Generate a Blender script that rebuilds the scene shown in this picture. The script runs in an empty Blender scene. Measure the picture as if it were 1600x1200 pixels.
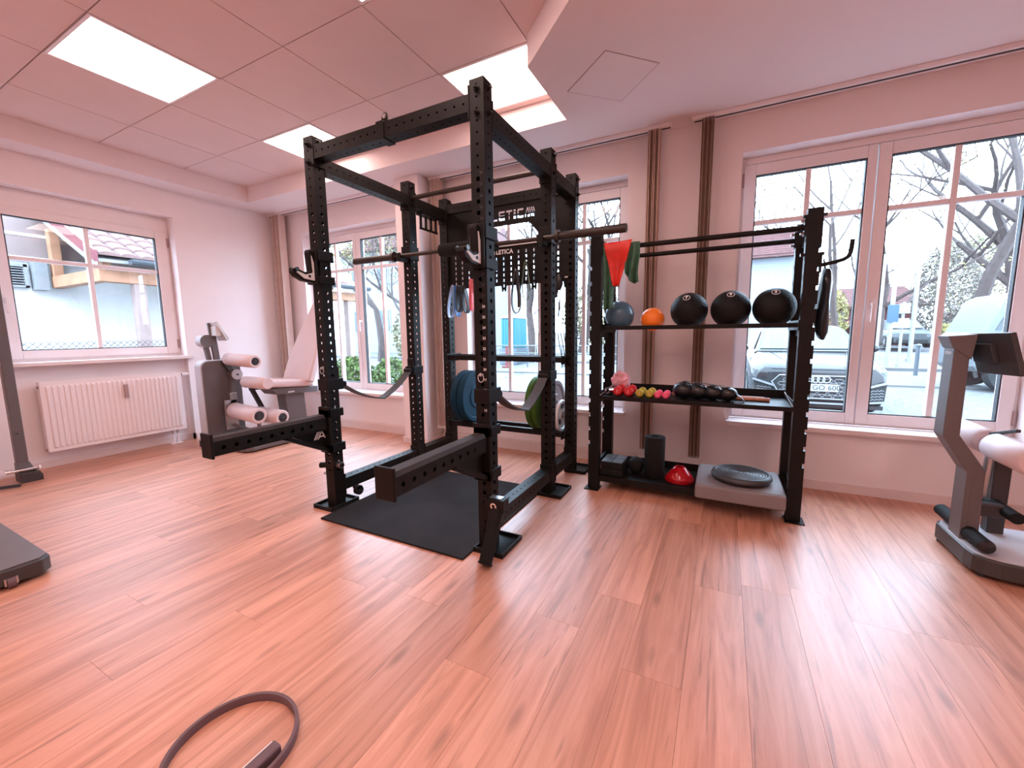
import bpy, math, random
from mathutils import Vector, Matrix

random.seed(7)
scene = bpy.context.scene
COL = scene.collection

# ------------------------------------------------------------------ camera
_yaw, _pitch, _roll = 0.477593, 0.123897, -0.011854
_f = Vector((-math.sin(_yaw) * math.cos(_pitch), math.cos(_yaw) * math.cos(_pitch), -math.sin(_pitch)))
_r = Vector((math.cos(_yaw), math.sin(_yaw), 0.0))
_u = _r.cross(_f)
_r2 = _r * math.cos(_roll) + _u * math.sin(_roll)
_u2 = _u * math.cos(_roll) - _r * math.sin(_roll)
cam_data = bpy.data.cameras.new('camera')
cam_data.sensor_fit = 'HORIZONTAL'
cam_data.sensor_width = 36.0
cam_data.lens = 36.0 * 639.9 / 1600.0
cam_data.clip_start = 0.02
cam_data.clip_end = 500
cam = bpy.data.objects.new('camera', cam_data)
COL.objects.link(cam)
_m = Matrix((( _r2.x, _u2.x, -_f.x), (_r2.y, _u2.y, -_f.y), (_r2.z, _u2.z, -_f.z)))
cam.matrix_world = Matrix.Translation((0, 0, 1.1)) @ _m.to_4x4()
scene.camera = cam

# ------------------------------------------------------------------ world, exposure
world = bpy.data.worlds.new('overcast_sky')
scene.world = world
world.use_nodes = True
_bg = world.node_tree.nodes['Background']
_bg.inputs['Color'].default_value = (0.56, 0.77, 1.0, 1)
_bg.inputs['Strength'].default_value = 12.3
PANEL_EMIT = 8.3
PANEL_COL = (1.0, 0.74, 0.67, 1)
vs = scene.view_settings
vs.view_transform = 'Standard'
vs.look = 'None'
vs.exposure = 0.41
vs.gamma = 1.0
vs.use_curve_mapping = False
scene.display_settings.display_device = 'sRGB'

# ------------------------------------------------------------------ mesh helpers
class MB:
    def __init__(s):
        s.v = []; s.f = []
    def add(s, vs, fs):
        n = len(s.v)
        s.v += [tuple(v) for v in vs]
        s.f += [tuple(i + n for i in f) for f in fs]
        return s
    def box(s, x0, x1, y0, y1, z0, z1):
        x0, x1 = min(x0, x1), max(x0, x1); y0, y1 = min(y0, y1), max(y0, y1); z0, z1 = min(z0, z1), max(z0, z1)
        return s.add([(x0,y0,z0),(x1,y0,z0),(x1,y1,z0),(x0,y1,z0),(x0,y0,z1),(x1,y0,z1),(x1,y1,z1),(x0,y1,z1)],
                     [(0,3,2,1),(4,5,6,7),(0,1,5,4),(1,2,6,5),(2,3,7,6),(3,0,4,7)])
    def hexa(s, p):      # 8 corners, bottom 4 ccw then top 4
        return s.add(p, [(0,3,2,1),(4,5,6,7),(0,1,5,4),(1,2,6,5),(2,3,7,6),(3,0,4,7)])
    def bar(s, p, q, w, h, up=(0, 0, 1)):
        p = Vector(p); q = Vector(q); d = (q - p).normalized(); up = Vector(up)
        a = d.cross(up)
        if a.length < 1e-5: a = d.cross(Vector((0, 1, 0)))
        a.normalize(); b = a.cross(d).normalized()
        a = a * w / 2; b = b * h / 2
        return s.hexa([p-a-b, p+a-b, q+a-b, q-a-b, p-a+b, p+a+b, q+a+b, q-a+b])
    def cyl(s, p, q, r, n=14, r2=None, caps=True):
        p = Vector(p); q = Vector(q); r2 = r if r2 is None else r2
        d = (q - p).normalized()
        a = d.orthogonal().normalized(); b = d.cross(a)
        vs = []
        for c, rr in ((p, r), (q, r2)):
            for i in range(n):
                t = 2 * math.pi * i / n
                vs.append(c + (a * math.cos(t) + b * math.sin(t)) * rr)
        fs = [(i, (i + 1) % n, n + (i + 1) % n, n + i) for i in range(n)]
        if caps:
            fs += [tuple(range(n - 1, -1, -1)), tuple(range(n, 2 * n))]
        return s.add(vs, fs)
    def tube(s, pts, r, n=8, closed=False, caps=True):
        P = [Vector(p) for p in pts]; m = len(P)
        rad = r if isinstance(r, (list, tuple)) else [r] * m
        vs = []; a = None
        for i in range(m):
            if closed: d = P[(i + 1) % m] - P[i - 1]
            else: d = P[min(i + 1, m - 1)] - P[max(i - 1, 0)]
            d.normalize()
            if a is None: a = d.orthogonal().normalized()
            else:
                a = a - d * a.dot(d)
                if a.length < 1e-6: a = d.orthogonal()
                a.normalize()
            b = d.cross(a)
            for k in range(n):
                t = 2 * math.pi * k / n
                vs.append(P[i] + (a * math.cos(t) + b * math.sin(t)) * rad[i])
        fs = []
        for i in range(m if closed else m - 1):
            j = (i + 1) % m
            for k in range(n):
                fs.append((i*n+k, i*n+(k+1) % n, j*n+(k+1) % n, j*n+k))
        if caps and not closed:
            fs += [tuple(range(n - 1, -1, -1)), tuple(range((m-1)*n, m*n))]
        return s.add(vs, fs)
    def strap(s, pts, wv, th=0.006):   # flat band along pts, width vector wv
        P = [Vector(p) for p in pts]; wv = Vector(wv) / 2; m = len(P); vs = []
        for i in range(m):
            d = (P[min(i+1, m-1)] - P[max(i-1, 0)]).normalized()
            nrm = d.cross(wv.normalized()).normalized() * th / 2
            vs += [P[i]-wv-nrm, P[i]+wv-nrm, P[i]+wv+nrm, P[i]-wv+nrm]
        fs = [(0, 1, 2, 3), tuple(4*(m-1)+k for k in (3, 2, 1, 0))]
        for i in range(m - 1):
            for k in range(4):
                fs.append((4*i+k, 4*i+4+k, 4*i+4+(k+1) % 4, 4*i+(k+1) % 4))
        return s.add(vs, fs)
    def lathe(s, c, axis, prof, n=24):   # prof: (radius, height along axis)
        c = Vector(c); d = Vector(axis).normalized(); a = d.orthogonal().normalized(); b = d.cross(a)
        vs = []; rows = []
        for r, h in prof:
            if r < 1e-6:
                rows.append([len(vs)]); vs.append(c + d * h)
            else:
                rows.append(list(range(len(vs), len(vs) + n)))
                for i in range(n):
                    t = 2 * math.pi * i / n
                    vs.append(c + d * h + (a * math.cos(t) + b * math.sin(t)) * r)
        fs = []
        for A, B in zip(rows, rows[1:]):
            for i in range(n):
                j = (i + 1) % n
                if len(A) == 1 and len(B) == 1: continue
                if len(A) == 1: fs.append((A[0], B[j], B[i]))
                elif len(B) == 1: fs.append((A[i], A[j], B[0]))
                else: fs.append((A[i], A[j], B[j], B[i]))
        return s.add(vs, fs)
    def prism(s, poly, plane, a, b):     # poly extruded along the third axis from a to b
        n = len(poly)
        def P(p, t):
            if plane == 'xy': return (p[0], p[1], t)
            if plane == 'xz': return (p[0], t, p[1])
            return (t, p[0], p[1])
        vs = [P(p, a) for p in poly] + [P(p, b) for p in poly]
        fs = [tuple(range(n - 1, -1, -1)), tuple(range(n, 2*n))]
        fs += [(i, (i+1) % n, n+(i+1) % n, n+i) for i in range(n)]
        return s.add(vs, fs)
    def sphere(s, c, r, n=24, m=14, sc=(1, 1, 1)):
        vs = [(c[0], c[1], c[2] - r*sc[2])]
        for j in range(1, m):
            t = math.pi * j / m - math.pi / 2
            for i in range(n):
                p = 2 * math.pi * i / n
                vs.append((c[0]+r*sc[0]*math.cos(t)*math.cos(p), c[1]+r*sc[1]*math.cos(t)*math.sin(p), c[2]+r*sc[2]*math.sin(t)))
        vs.append((c[0], c[1], c[2] + r*sc[2]))
        fs = [(0, 1+(i+1) % n, 1+i) for i in range(n)]
        for j in range(m - 2):
            for i in range(n):
                fs.append((1+j*n+i, 1+j*n+(i+1) % n, 1+(j+1)*n+(i+1) % n, 1+(j+1)*n+i))
        L = len(vs) - 1
        fs += [(L, 1+(m-2)*n+i, 1+(m-2)*n+(i+1) % n) for i in range(n)]
        return s.add(vs, fs)
    def xform(s, M):
        s.v = [tuple(M @ Vector(v)) for v in s.v]
        return s
    def build(s, name, m, parent=None, smooth=False, bevel=0.0, origin=None, seg=2):
        if origin is None:
            if parent is not None: origin = None
            xs = [v[0] for v in s.v]; ys = [v[1] for v in s.v]; zs = [v[2] for v in s.v]
            origin = ((min(xs)+max(xs))/2, (min(ys)+max(ys))/2, min(zs))
        o3 = Vector(origin)
        me = bpy.data.meshes.new(name)
        me.from_pydata([tuple(Vector(v) - o3) for v in s.v], [], s.f)
        me.validate(clean_customdata=False)
        me.update()
        me.materials.append(m)
        ob = bpy.data.objects.new(name, me)
        COL.objects.link(ob)
        if smooth:
            me.polygons.foreach_set('use_smooth', [True] * len(me.polygons))
            me.set_sharp_from_angle(angle=math.radians(40))
        place(ob, o3, parent)
        if bevel:
            md = ob.modifiers.new('bevel', 'BEVEL')
            md.width = bevel; md.segments = seg; md.limit_method = 'ANGLE'; md.angle_limit = math.radians(40)
            md.harden_normals = False
        return ob

WLD = {}
def place(ob, o3, parent):
    WLD[ob.name] = Vector(o3)
    if parent is not None:
        ob.parent = parent
        ob.location = Vector(o3) - WLD[parent.name]
    else:
        ob.location = o3

def tag(o, label, cat, group=None, kind=None):
    o['label'] = label; o['category'] = cat
    if group: o['group'] = group
    if kind: o['kind'] = kind
    return o
def thing(name, label, cat, loc, group=None, kind=None):
    o = bpy.data.objects.new(name, None)
    o.empty_display_size = 0.1
    COL.objects.link(o)
    o.location = loc; WLD[o.name] = Vector(loc)
    return tag(o, label, cat, group, kind)
def copy_part(o, parent, shift):
    c = o.copy(); COL.objects.link(c)
    c.parent = parent
    w = WLD[o.name] + Vector(shift); WLD[c.name] = w
    c.location = w - (WLD[parent.name] if parent else Vector((0, 0, 0)))
    for k in [ch for ch in o.children]:
        copy_part(k, c, shift)
    return c

def text_geo(body, size, ext=0.001, bold=0.0, line=1.0, align='CENTER'):
    cu = bpy.data.curves.new('t', 'FONT'); cu.body = body; cu.size = size; cu.extrude = ext
    cu.align_x = align; cu.align_y = 'CENTER'; cu.offset = bold; cu.space_line = line; cu.resolution_u = 3
    ob = bpy.data.objects.new('t', cu); COL.objects.link(ob)
    dg = bpy.context.evaluated_depsgraph_get(); ev = ob.evaluated_get(dg); me = ev.to_mesh()
    vs = [v.co.copy() for v in me.vertices]; fs = [tuple(p.vertices) for p in me.polygons]
    ev.to_mesh_clear(); bpy.data.objects.remove(ob); bpy.data.curves.remove(cu)
    return vs, fs
def text_mb(body, size, O, U, V, ext=0.001, bold=0.0, line=1.0, align='CENTER'):
    vs, fs = text_geo(body, size, ext, bold, line, align)
    O = Vector(O); U = Vector(U).normalized(); V = Vector(V).normalized(); N = U.cross(V)
    return MB().add([O + U*v.x + V*v.y + N*v.z for v in vs], fs)

# ------------------------------------------------------------------ materials
def nodes_of(name):
    m = bpy.data.materials.new(name); m.use_nodes = True
    nt = m.node_tree; b = nt.nodes['Principled BSDF']
    return m, nt, b
def mat(name, col, rough=0.5, metal=0.0, var=0.06, scale=8.0, bump=0.0, bscale=120.0, spec=None, coat=0.0, sheen=0.0):
    m, nt, b = nodes_of(name)
    tc = nt.nodes.new('ShaderNodeTexCoord')
    nz = nt.nodes.new('ShaderNodeTexNoise'); nz.inputs['Scale'].default_value = scale; nz.inputs['Detail'].default_value = 4
    nt.links.new(tc.outputs['Object'], nz.inputs['Vector'])
    rp = nt.nodes.new('ShaderNodeValToRGB')
    lo = [max(0, c * (1 - var)) for c in col]; hi = [min(1, c * (1 + var)) for c in col]
    rp.color_ramp.elements[0].position = 0.3; rp.color_ramp.elements[1].position = 0.7
    rp.color_ramp.elements[0].color = (*lo, 1); rp.color_ramp.elements[1].color = (*hi, 1)
    nt.links.new(nz.outputs['Fac'], rp.inputs['Fac']); nt.links.new(rp.outputs['Color'], b.inputs['Base Color'])
    b.inputs['Roughness'].default_value = rough; b.inputs['Metallic'].default_value = metal
    if spec is not None: b.inputs['Specular IOR Level'].default_value = spec
    if coat: b.inputs['Coat Weight'].default_value = coat; b.inputs['Coat Roughness'].default_value = 0.08
    if sheen: b.inputs['Sheen Weight'].default_value = sheen
    if bump:
        n2 = nt.nodes.new('ShaderNodeTexNoise'); n2.inputs['Scale'].default_value = bscale; n2.inputs['Detail'].default_value = 3
        nt.links.new(tc.outputs['Object'], n2.inputs['Vector'])
        bp = nt.nodes.new('ShaderNodeBump'); bp.inputs['Strength'].default_value = bump; bp.inputs['Distance'].default_value = 0.004
        nt.links.new(n2.outputs['Fac'], bp.inputs['Height']); nt.links.new(bp.outputs['Normal'], b.inputs['Normal'])
    return m
def emit_mat(name, col, s):
    m, nt, b = nodes_of(name)
    b.inputs['Base Color'].default_value = (0.9, 0.9, 0.9, 1)
    b.inputs['Emission Color'].default_value = col; b.inputs['Emission Strength'].default_value = s
    return m
def glass_mat(name, tint=(1, 1, 1), refl=0.03):
    m = bpy.data.materials.new(name); m.use_nodes = True; nt = m.node_tree; nt.nodes.clear()
    out = nt.nodes.new('ShaderNodeOutputMaterial'); mx = nt.nodes.new('ShaderNodeMixShader')
    tr = nt.nodes.new('ShaderNodeBsdfTransparent'); gl = nt.nodes.new('ShaderNodeBsdfGlossy')
    tr.inputs['Color'].default_value = (*tint, 1); gl.inputs['Roughness'].default_value = 0.02
    mx.inputs['Fac'].default_value = refl
    nt.links.new(tr.outputs[0], mx.inputs[1]); nt.links.new(gl.outputs[0], mx.inputs[2]); nt.links.new(mx.outputs[0], out.inputs['Surface'])
    return m
def wood_floor():
    m, nt, b = nodes_of('vinyl_plank')
    tc = nt.nodes.new('ShaderNodeTexCoord'); oi = nt.nodes.new('ShaderNodeObjectInfo')
    mp = nt.nodes.new('ShaderNodeMapping'); nt.links.new(tc.outputs['Object'], mp.inputs['Vector'])
    cx = nt.nodes.new('ShaderNodeCombineXYZ')
    ml = nt.nodes.new('ShaderNodeMath'); ml.operation = 'MULTIPLY'; ml.inputs[1].default_value = 57.0
    nt.links.new(oi.outputs['Random'], ml.inputs[0]); nt.links.new(ml.outputs[0], cx.inputs['X']); nt.links.new(ml.outputs[0], cx.inputs['Z'])
    nt.links.new(cx.outputs[0], mp.inputs['Location'])
    mp.inputs['Scale'].default_value = (1, 1, 1)
    # long grain
    st = nt.nodes.new('ShaderNodeMapping'); st.inputs['Scale'].default_value = (20, 1.25, 1)
    nt.links.new(mp.outputs[0], st.inputs['Vector'])
    n1 = nt.nodes.new('ShaderNodeTexNoise'); n1.inputs['Scale'].default_value = 1.0; n1.inputs['Detail'].default_value = 7; n1.inputs['Roughness'].default_value = 0.62; n1.inputs['Distortion'].default_value = 1.1
    nt.links.new(st.outputs[0], n1.inputs['Vector'])
    r1 = nt.nodes.new('ShaderNodeValToRGB')
    e = r1.color_ramp.elements
    e[0].position = 0.30; e[0].color = FLOOR_DK; e[1].position = 0.68; e[1].color = FLOOR_LT
    k = e.new(0.47); k.color = FLOOR_MD
    nt.links.new(n1.outputs['Fac'], r1.inputs['Fac'])
    # dark cracks and knots
    s2 = nt.nodes.new('ShaderNodeMapping'); s2.inputs['Scale'].default_value = (46, 2.4, 1)
    nt.links.new(mp.outputs[0], s2.inputs['Vector'])
    n2 = nt.nodes.new('ShaderNodeTexNoise'); n2.inputs['Scale'].default_value = 1.0; n2.inputs['Detail'].default_value = 3; n2.inputs['Distortion'].default_value = 0.6
    nt.links.new(s2.outputs[0], n2.inputs['Vector'])
    r2 = nt.nodes.new('ShaderNodeValToRGB'); r2.color_ramp.elements[0].position = 0.62; r2.color_ramp.elements[1].position = 0.72
    r2.color_ramp.elements[0].color = (0, 0, 0, 1); r2.color_ramp.elements[1].color = (1, 1, 1, 1)
    nt.links.new(n2.outputs['Fac'], r2.inputs['Fac'])
    s3 = nt.nodes.new('ShaderNodeMapping'); s3.inputs['Scale'].default_value = (9, 2.6, 1)
    nt.links.new(mp.outputs[0], s3.inputs['Vector'])
    vo = nt.nodes.new('ShaderNodeTexVoronoi'); vo.inputs['Scale'].default_value = 0.9; vo.inputs['Randomness'].default_value = 1.0
    nt.links.new(s3.outputs[0], vo.inputs['Vector'])
    r3 = nt.nodes.new('ShaderNodeValToRGB'); r3.color_ramp.elements[0].position = 0.05; r3.color_ramp.elements[1].position = 0.17
    r3.color_ramp.elements[0].color = (1, 1, 1, 1); r3.color_ramp.elements[1].color = (0, 0, 0, 1)
    nt.links.new(vo.outputs['Distance'], r3.inputs['Fac'])
    mxm = nt.nodes.new('ShaderNodeMath'); mxm.operation = 'MAXIMUM'
    nt.links.new(r2.outputs['Color'], mxm.inputs[0]); nt.links.new(r3.outputs['Color'], mxm.inputs[1])
    sc = nt.nodes.new('ShaderNodeMath'); sc.operation = 'MULTIPLY'; sc.inputs[1].default_value = 0.6
    nt.links.new(mxm.outputs[0], sc.inputs[0])
    mix = nt.nodes.new('ShaderNodeMix'); mix.data_type = 'RGBA'
    nt.links.new(sc.outputs[0], mix.inputs['Factor']); nt.links.new(r1.outputs['Color'], mix.inputs['A'])
    mix.inputs['B'].default_value = (0.20, 0.075, 0.042, 1)
    # plank to plank tone
    mr = nt.nodes.new('ShaderNodeMapRange'); mr.inputs['To Min'].default_value = 0.88; mr.inputs['To Max'].default_value = 1.09
    nt.links.new(oi.outputs['Random'], mr.inputs['Value'])
    hs = nt.nodes.new('ShaderNodeHueSaturation'); nt.links.new(mr.outputs[0], hs.inputs['Value']); nt.links.new(mix.outputs['Result'], hs.inputs['Color'])
    nt.links.new(hs.outputs['Color'], b.inputs['Base Color'])
    b.inputs['Roughness'].default_value = 0.37
    b.inputs['IOR'].default_value = 1.55
    b.inputs['Specular IOR Level'].default_value = 0.95
    bp = nt.nodes.new('ShaderNodeBump'); bp.inputs['Strength'].default_value = 0.12; bp.inputs['Distance'].default_value = 0.003
    nt.links.new(n1.outputs['Fac'], bp.inputs['Height']); nt.links.new(bp.outputs['Normal'], b.inputs['Normal'])
    return m
FLOOR_DK = (0.38, 0.150, 0.088, 1); FLOOR_MD = (0.56, 0.245, 0.155, 1); FLOOR_LT = (0.69, 0.335, 0.23, 1)

M = {}
M['plank'] = wood_floor()
M['wall'] = mat('wall_paint', (0.87, 0.77, 0.77), 0.75, var=0.015, scale=3, bump=0.04, bscale=90)
M['ceil'] = mat('ceiling_paint', (0.84, 0.715, 0.71), 0.8, var=0.015, scale=2)
M['tile'] = mat('ceiling_tile', (0.80, 0.625, 0.60), 0.85, var=0.02, scale=4, bump=0.05, bscale=300)
M['void'] = mat('ceiling_void', (0.10, 0.06, 0.055), 0.9)
M['pvc'] = mat('white_window_plastic', (0.84, 0.74, 0.74), 0.35, var=0.01)
M['gasket'] = mat('black_gasket', (0.03, 0.03, 0.035), 0.6)
M['glass'] = glass_mat('window_glass')
M['sill'] = mat('stone_sill', (0.80, 0.68, 0.66), 0.3, var=0.03, scale=30)
M['skirting'] = mat('skirting_white', (0.78, 0.64, 0.62), 0.5, var=0.02)
M['metalrad'] = mat('radiator_enamel', (0.86, 0.76, 0.76), 0.32, var=0.01)
M['heatmeter'] = mat('grey_heat_meter', (0.42, 0.28, 0.27), 0.5)
M['chrome'] = mat('chrome', (0.80, 0.80, 0.82), 0.15, 1.0, var=0.02)
M['steel'] = mat('brushed_steel', (0.55, 0.53, 0.52), 0.35, 1.0, var=0.05)
M['black'] = mat('black_powder_coat', (0.0065, 0.0052, 0.0045), 0.46, var=0.15, scale=20, bump=0.05, bscale=500, spec=0.2)
M['blackgloss'] = mat('black_gloss_steel', (0.010, 0.009, 0.009), 0.25, var=0.1)
M['rubber'] = mat('black_rubber', (0.010, 0.0095, 0.0095), 0.75, var=0.2, scale=14, bump=0.25, bscale=350, spec=0.2)
M['matrub'] = mat('rubber_floor_mat', (0.020, 0.017, 0.018), 0.8, var=0.35, scale=3.2, bump=0.15, bscale=500, spec=0.15)
M['padtop'] = mat('brown_black_wear_pad', (0.036, 0.024, 0.023), 0.6, var=0.15, spec=0.25)
M['strap'] = mat('grey_nylon_webbing', (0.055, 0.055, 0.060), 0.7, var=0.12, scale=60)
M['bronze'] = mat('dark_bar_steel', (0.040, 0.030, 0.026), 0.36, 0.4, var=0.08)
M['blindA'] = mat('tan_blind_slat', (0.56, 0.36, 0.29), 0.8, var=0.06)
M['blindC'] = mat('pale_blind_slat', (0.66, 0.50, 0.45), 0.8, var=0.05)
M['blindB'] = mat('brown_blind_slat', (0.22, 0.125, 0.09), 0.8, var=0.06)
M['white'] = mat('white_print', (0.85, 0.83, 0.82), 0.6, var=0.01)
M['silver'] = mat('white_wear_plastic', (0.62, 0.60, 0.60), 0.4, var=0.03)
M['grey'] = mat('machine_grey_paint', (0.12, 0.097, 0.096), 0.42, var=0.05)
M['greylt'] = mat('machine_light_grey', (0.50, 0.47, 0.49), 0.4, var=0.03)
M['greydk'] = mat('machine_dark_grey', (0.042, 0.035, 0.034), 0.45, var=0.06)
M['pad'] = mat('pale_leather_pad', (0.68, 0.52, 0.51), 0.5, var=0.03, bump=0.06, bscale=260)
M['blueplate'] = mat('blue_bumper_rubber', (0.0035, 0.034, 0.062), 0.65, var=0.1, spec=0.2)
M['greenplate'] = mat('green_bumper_rubber', (0.040, 0.10, 0.010), 0.65, var=0.1, spec=0.2)
M['pinkplate'] = mat('dusky_plate', (0.30, 0.20, 0.20), 0.5)
M['red'] = mat('red_band_fabric', (0.72, 0.022, 0.008), 0.38, var=0.1, scale=12, bump=0.15, bscale=30)
M['green'] = mat('dark_green_band', (0.045, 0.13, 0.075), 0.6, var=0.25, scale=18, bump=0.3, bscale=40)
M['blueband'] = mat('blue_band', (0.05, 0.20, 0.50), 0.55, var=0.2, scale=20)
M['paleblue'] = mat('pale_blue_band', (0.36, 0.46, 0.66), 0.55, var=0.1)
M['coral'] = mat('coral_band', (0.85, 0.16, 0.17), 0.5)
M['grnband'] = mat('grey_green_band', (0.16, 0.22, 0.17), 0.55, var=0.1)
M['ballblue'] = mat('steel_blue_ball', (0.055, 0.13, 0.19), 0.28, var=0.05)
M['ballorange'] = mat('orange_ball', (0.95, 0.22, 0.015), 0.35, var=0.03)
def slam():
    m, nt, b = nodes_of('black_slam_ball_rubber')
    b.inputs['Base Color'].default_value = (0.007, 0.0065, 0.0065, 1); b.inputs['Roughness'].default_value = 0.5; b.inputs['Specular IOR Level'].default_value = 0.2
    tc = nt.nodes.new('ShaderNodeTexCoord'); v = nt.nodes.new('ShaderNodeTexVoronoi'); v.inputs['Scale'].default_value = 105
    nt.links.new(tc.outputs['Object'], v.inputs['Vector'])
    bp = nt.nodes.new('ShaderNodeBump'); bp.inputs['Strength'].default_value = 0.8; bp.inputs['Distance'].default_value = 0.003; bp.invert = True
    nt.links.new(v.outputs['Distance'], bp.inputs['Height']); nt.links.new(bp.outputs['Normal'], b.inputs['Normal'])
    return m
M['slam'] = slam()
M['dbred'] = mat('red_vinyl', (0.60, 0.014, 0.018), 0.4, var=0.06)
M['dbyel'] = mat('mustard_vinyl', (0.46, 0.36, 0.030), 0.45, var=0.06)
M['dbpink'] = mat('pink_vinyl', (0.90, 0.09, 0.19), 0.45, var=0.06)
M['pinkpaper'] = mat('pink_paper', (0.85, 0.42, 0.48), 0.8, var=0.08)
M['wood'] = mat('light_wood', (0.52, 0.22, 0.13), 0.5, var=0.15, scale=20)
M['sandbag'] = mat('black_glossy_fabric', (0.008, 0.009, 0.011), 0.28, var=0.2, scale=30, bump=0.3, bscale=45)
M['step'] = mat('grey_step_foam', (0.20, 0.165, 0.168), 0.55, var=0.05, bump=0.1, bscale=300)
M['disc'] = mat('dark_grey_vinyl', (0.034, 0.031, 0.032), 0.45, var=0.05)
M['cone'] = mat('glossy_red_plastic', (0.40, 0.004, 0.010), 0.15, var=0.05)
M['ring'] = mat('grey_ring_rubber', (0.13, 0.075, 0.085), 0.5, var=0.06)
# ------------------------------------------------------------------ the room
XL_, XR_, YB_, YF_, ZC, ZT = -5.05, 3.1, 3.40, -2.4, 2.565, 2.7285
TH = 0.30
fl = MB().box(XL_-0.1, XR_, YF_, YB_, -0.10, -0.011).build('floor', M['wood'])
tag(fl, 'warm wood-look plank floor covering the whole room', 'floor', kind='structure')
# planks: one mesh per length, shared
PW, PL = 0.182, 1.22
_pm = {}
def plank_mesh(L):
    k = round(L, 3)
    if k not in _pm:
        mb = MB().box(-PW/2+0.0004, PW/2-0.0004, 0.0004, L-0.0004, -0.011, 0.0)
        me = bpy.data.meshes.new('plank'); me.from_pydata(mb.v, [], mb.f); me.materials.append(M['plank']); _pm[k] = me
    return _pm[k]
_off = {0: 1.02, -2: 1.228, 4: 1.84, 3: 1.245, 7: 1.86, -6: 0.465, -5: 0.84, -8: 0.69}
for k in range(-25, 22):
    x0 = -0.796 + PW * k
    if x0 + PW < XL_ - 0.09 or x0 > XR_: continue
    y = _off.get(k, random.uniform(0, PL))
    while y > YF_: y -= PL
    while y < YB_:
        a = max(y, YF_); b = min(y + PL, YB_)
        if b - a > 0.02:
            o = bpy.data.objects.new('plank', plank_mesh(b - a)); COL.objects.link(o)
            o.parent = fl; o.location = Vector((x0 + PW/2, a, 0)) - WLD[fl.name]
        y += PL

# walls -------------------------------------------------------------
WIN = [(-4.59, -3.07), (-2.245, -0.725), (0.055, 1.575)]
WZ0, WZ1 = 0.43, 2.313
mb = MB()
xs = XL_ - TH
edges = [xs] + [v for w in WIN for v in w] + [XR_ + 0.2]
for i in range(0, len(edges), 2):
    mb.box(edges[i], edges[i+1], YB_, YB_+TH, -0.3, 3.2)
for a, b in WIN:
    mb.box(a, b, YB_, YB_+TH, -0.3, WZ0); mb.box(a, b, YB_, YB_+TH, WZ1, 3.2)
wb = tag(mb.build('wall_back', M['wall']), 'long white wall with three tall windows', 'wall', kind='structure')
# pier standing proud between the first and second window
MB().box(-2.865, -2.58, 3.14, YB_+0.01, 0, ZC).build('pier', M['wall'], wb, bevel=0.003)
# left wall with window opening and radiator niche
LW = (1.04, 2.283, 0.905, 2.311)
mb = MB()
mb.box(XL_-TH, XL_, YF_-0.2, LW[0], -0.3, 3.2); mb.box(XL_-TH, XL_, LW[1], YB_, -0.3, 3.2)
mb.box(XL_-TH, XL_, LW[0], LW[1], LW[3], 3.2); mb.box(XL_-TH, XL_-0.07, LW[0], LW[1], -0.3, LW[2]-0.03)
wl = tag(mb.build('wall_left', M['wall']), 'white wall with a square window over a radiator niche', 'wall', kind='structure')
wr = tag(MB().box(XR_, XR_+0.2, YF_-0.2, YB_, -0.3, 3.2).build('wall_right', M['wall']), 'plain white end wall right of the windows', 'wall', kind='structure')
wf = tag(MB().box(XL_, XR_, YF_-0.2, YF_, -0.3, 3.2).build('wall_front', M['wall']), 'plain white wall opposite the three tall windows', 'wall', kind='structure')

# ceiling -----------------------------------------------------------
REC = [(-4.77, -1.9), (0.5, -1.9), (0.5, 0.82), (-1.045, 2.25), (-1.045, 2.89), (-4.77, 2.89)]
mb = MB()
def flat(poly, z): mb.add([(x, y, z) for x, y in poly], [tuple(range(len(poly)))])
flat([(XL_, YF_), (-4.77, YF_), (-4.77, YB_), (XL_, YB_)], ZC)
flat([(-4.77, 2.89), (XR_, 2.89), (XR_, YB_), (-4.77, YB_)], ZC)
flat([(-4.77, YF_), (0.5, YF_), (0.5, -1.9), (-4.77, -1.9)], ZC)
flat([(0.5, YF_), (XR_, YF_), (XR_, 0.82), (0.5, 0.82)], ZC)
flat([(0.5, 0.82), (XR_, 0.82), (XR_, 2.89), (-1.045, 2.89), (-1.045, 2.25)], ZC)
for i in range(len(REC)):
    a = REC[i]; b = REC[(i+1) % len(REC)]
    mb.add([(a[0], a[1], ZC), (b[0], b[1], ZC), (b[0], b[1], ZT+0.02), (a[0], a[1], ZT+0.02)], [(0, 1, 2, 3)])
ce = tag(mb.build('ceiling', M['ceil'], origin=(0, 0, ZC)), 'white lowered ceiling border around a recessed tile field', 'ceiling', kind='structure')
MB().box(XL_-0.2, XR_+0.2, YF_-0.2, YB_+0.2, ZT+0.02, ZT+0.10).build('slab', M['void'], ce)
# tiles, clipped to the recess
def clip(poly, x0, x1, y0, y1):
    def cl(P, ins, inter):
        out = []
        for i in range(len(P)):
            a = P[i-1]; b = P[i]
            if ins(b):
                if not ins(a): out.append(inter(a, b))
                out.append(b)
            elif ins(a): out.append(inter(a, b))
        return out
    def ix(x): return lambda a, b: (x, a[1] + (b[1]-a[1]) * (x-a[0]) / (b[0]-a[0]))
    def iy(y): return lambda a, b: (a[0] + (b[0]-a[0]) * (y-a[1]) / (b[1]-a[1]), y)
    P = poly
    for ins, it in ((lambda p: p[0] >= x0, ix(x0)), (lambda p: p[0] <= x1, ix(x1)), (lambda p: p[1] >= y0, iy(y0)), (lambda p: p[1] <= y1, iy(y1))):
        if not P: break
        P = cl(P, ins, it)
    return P
TP = 0.6218
LIGHTS = {(-3, 1): 'square ceiling light panel nearest the left window wall', (-3, 3): 'ceiling light panel half hidden by the front left rack post',
          (0, 3): 'ceiling light panel behind the tall front right rack post'}
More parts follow.
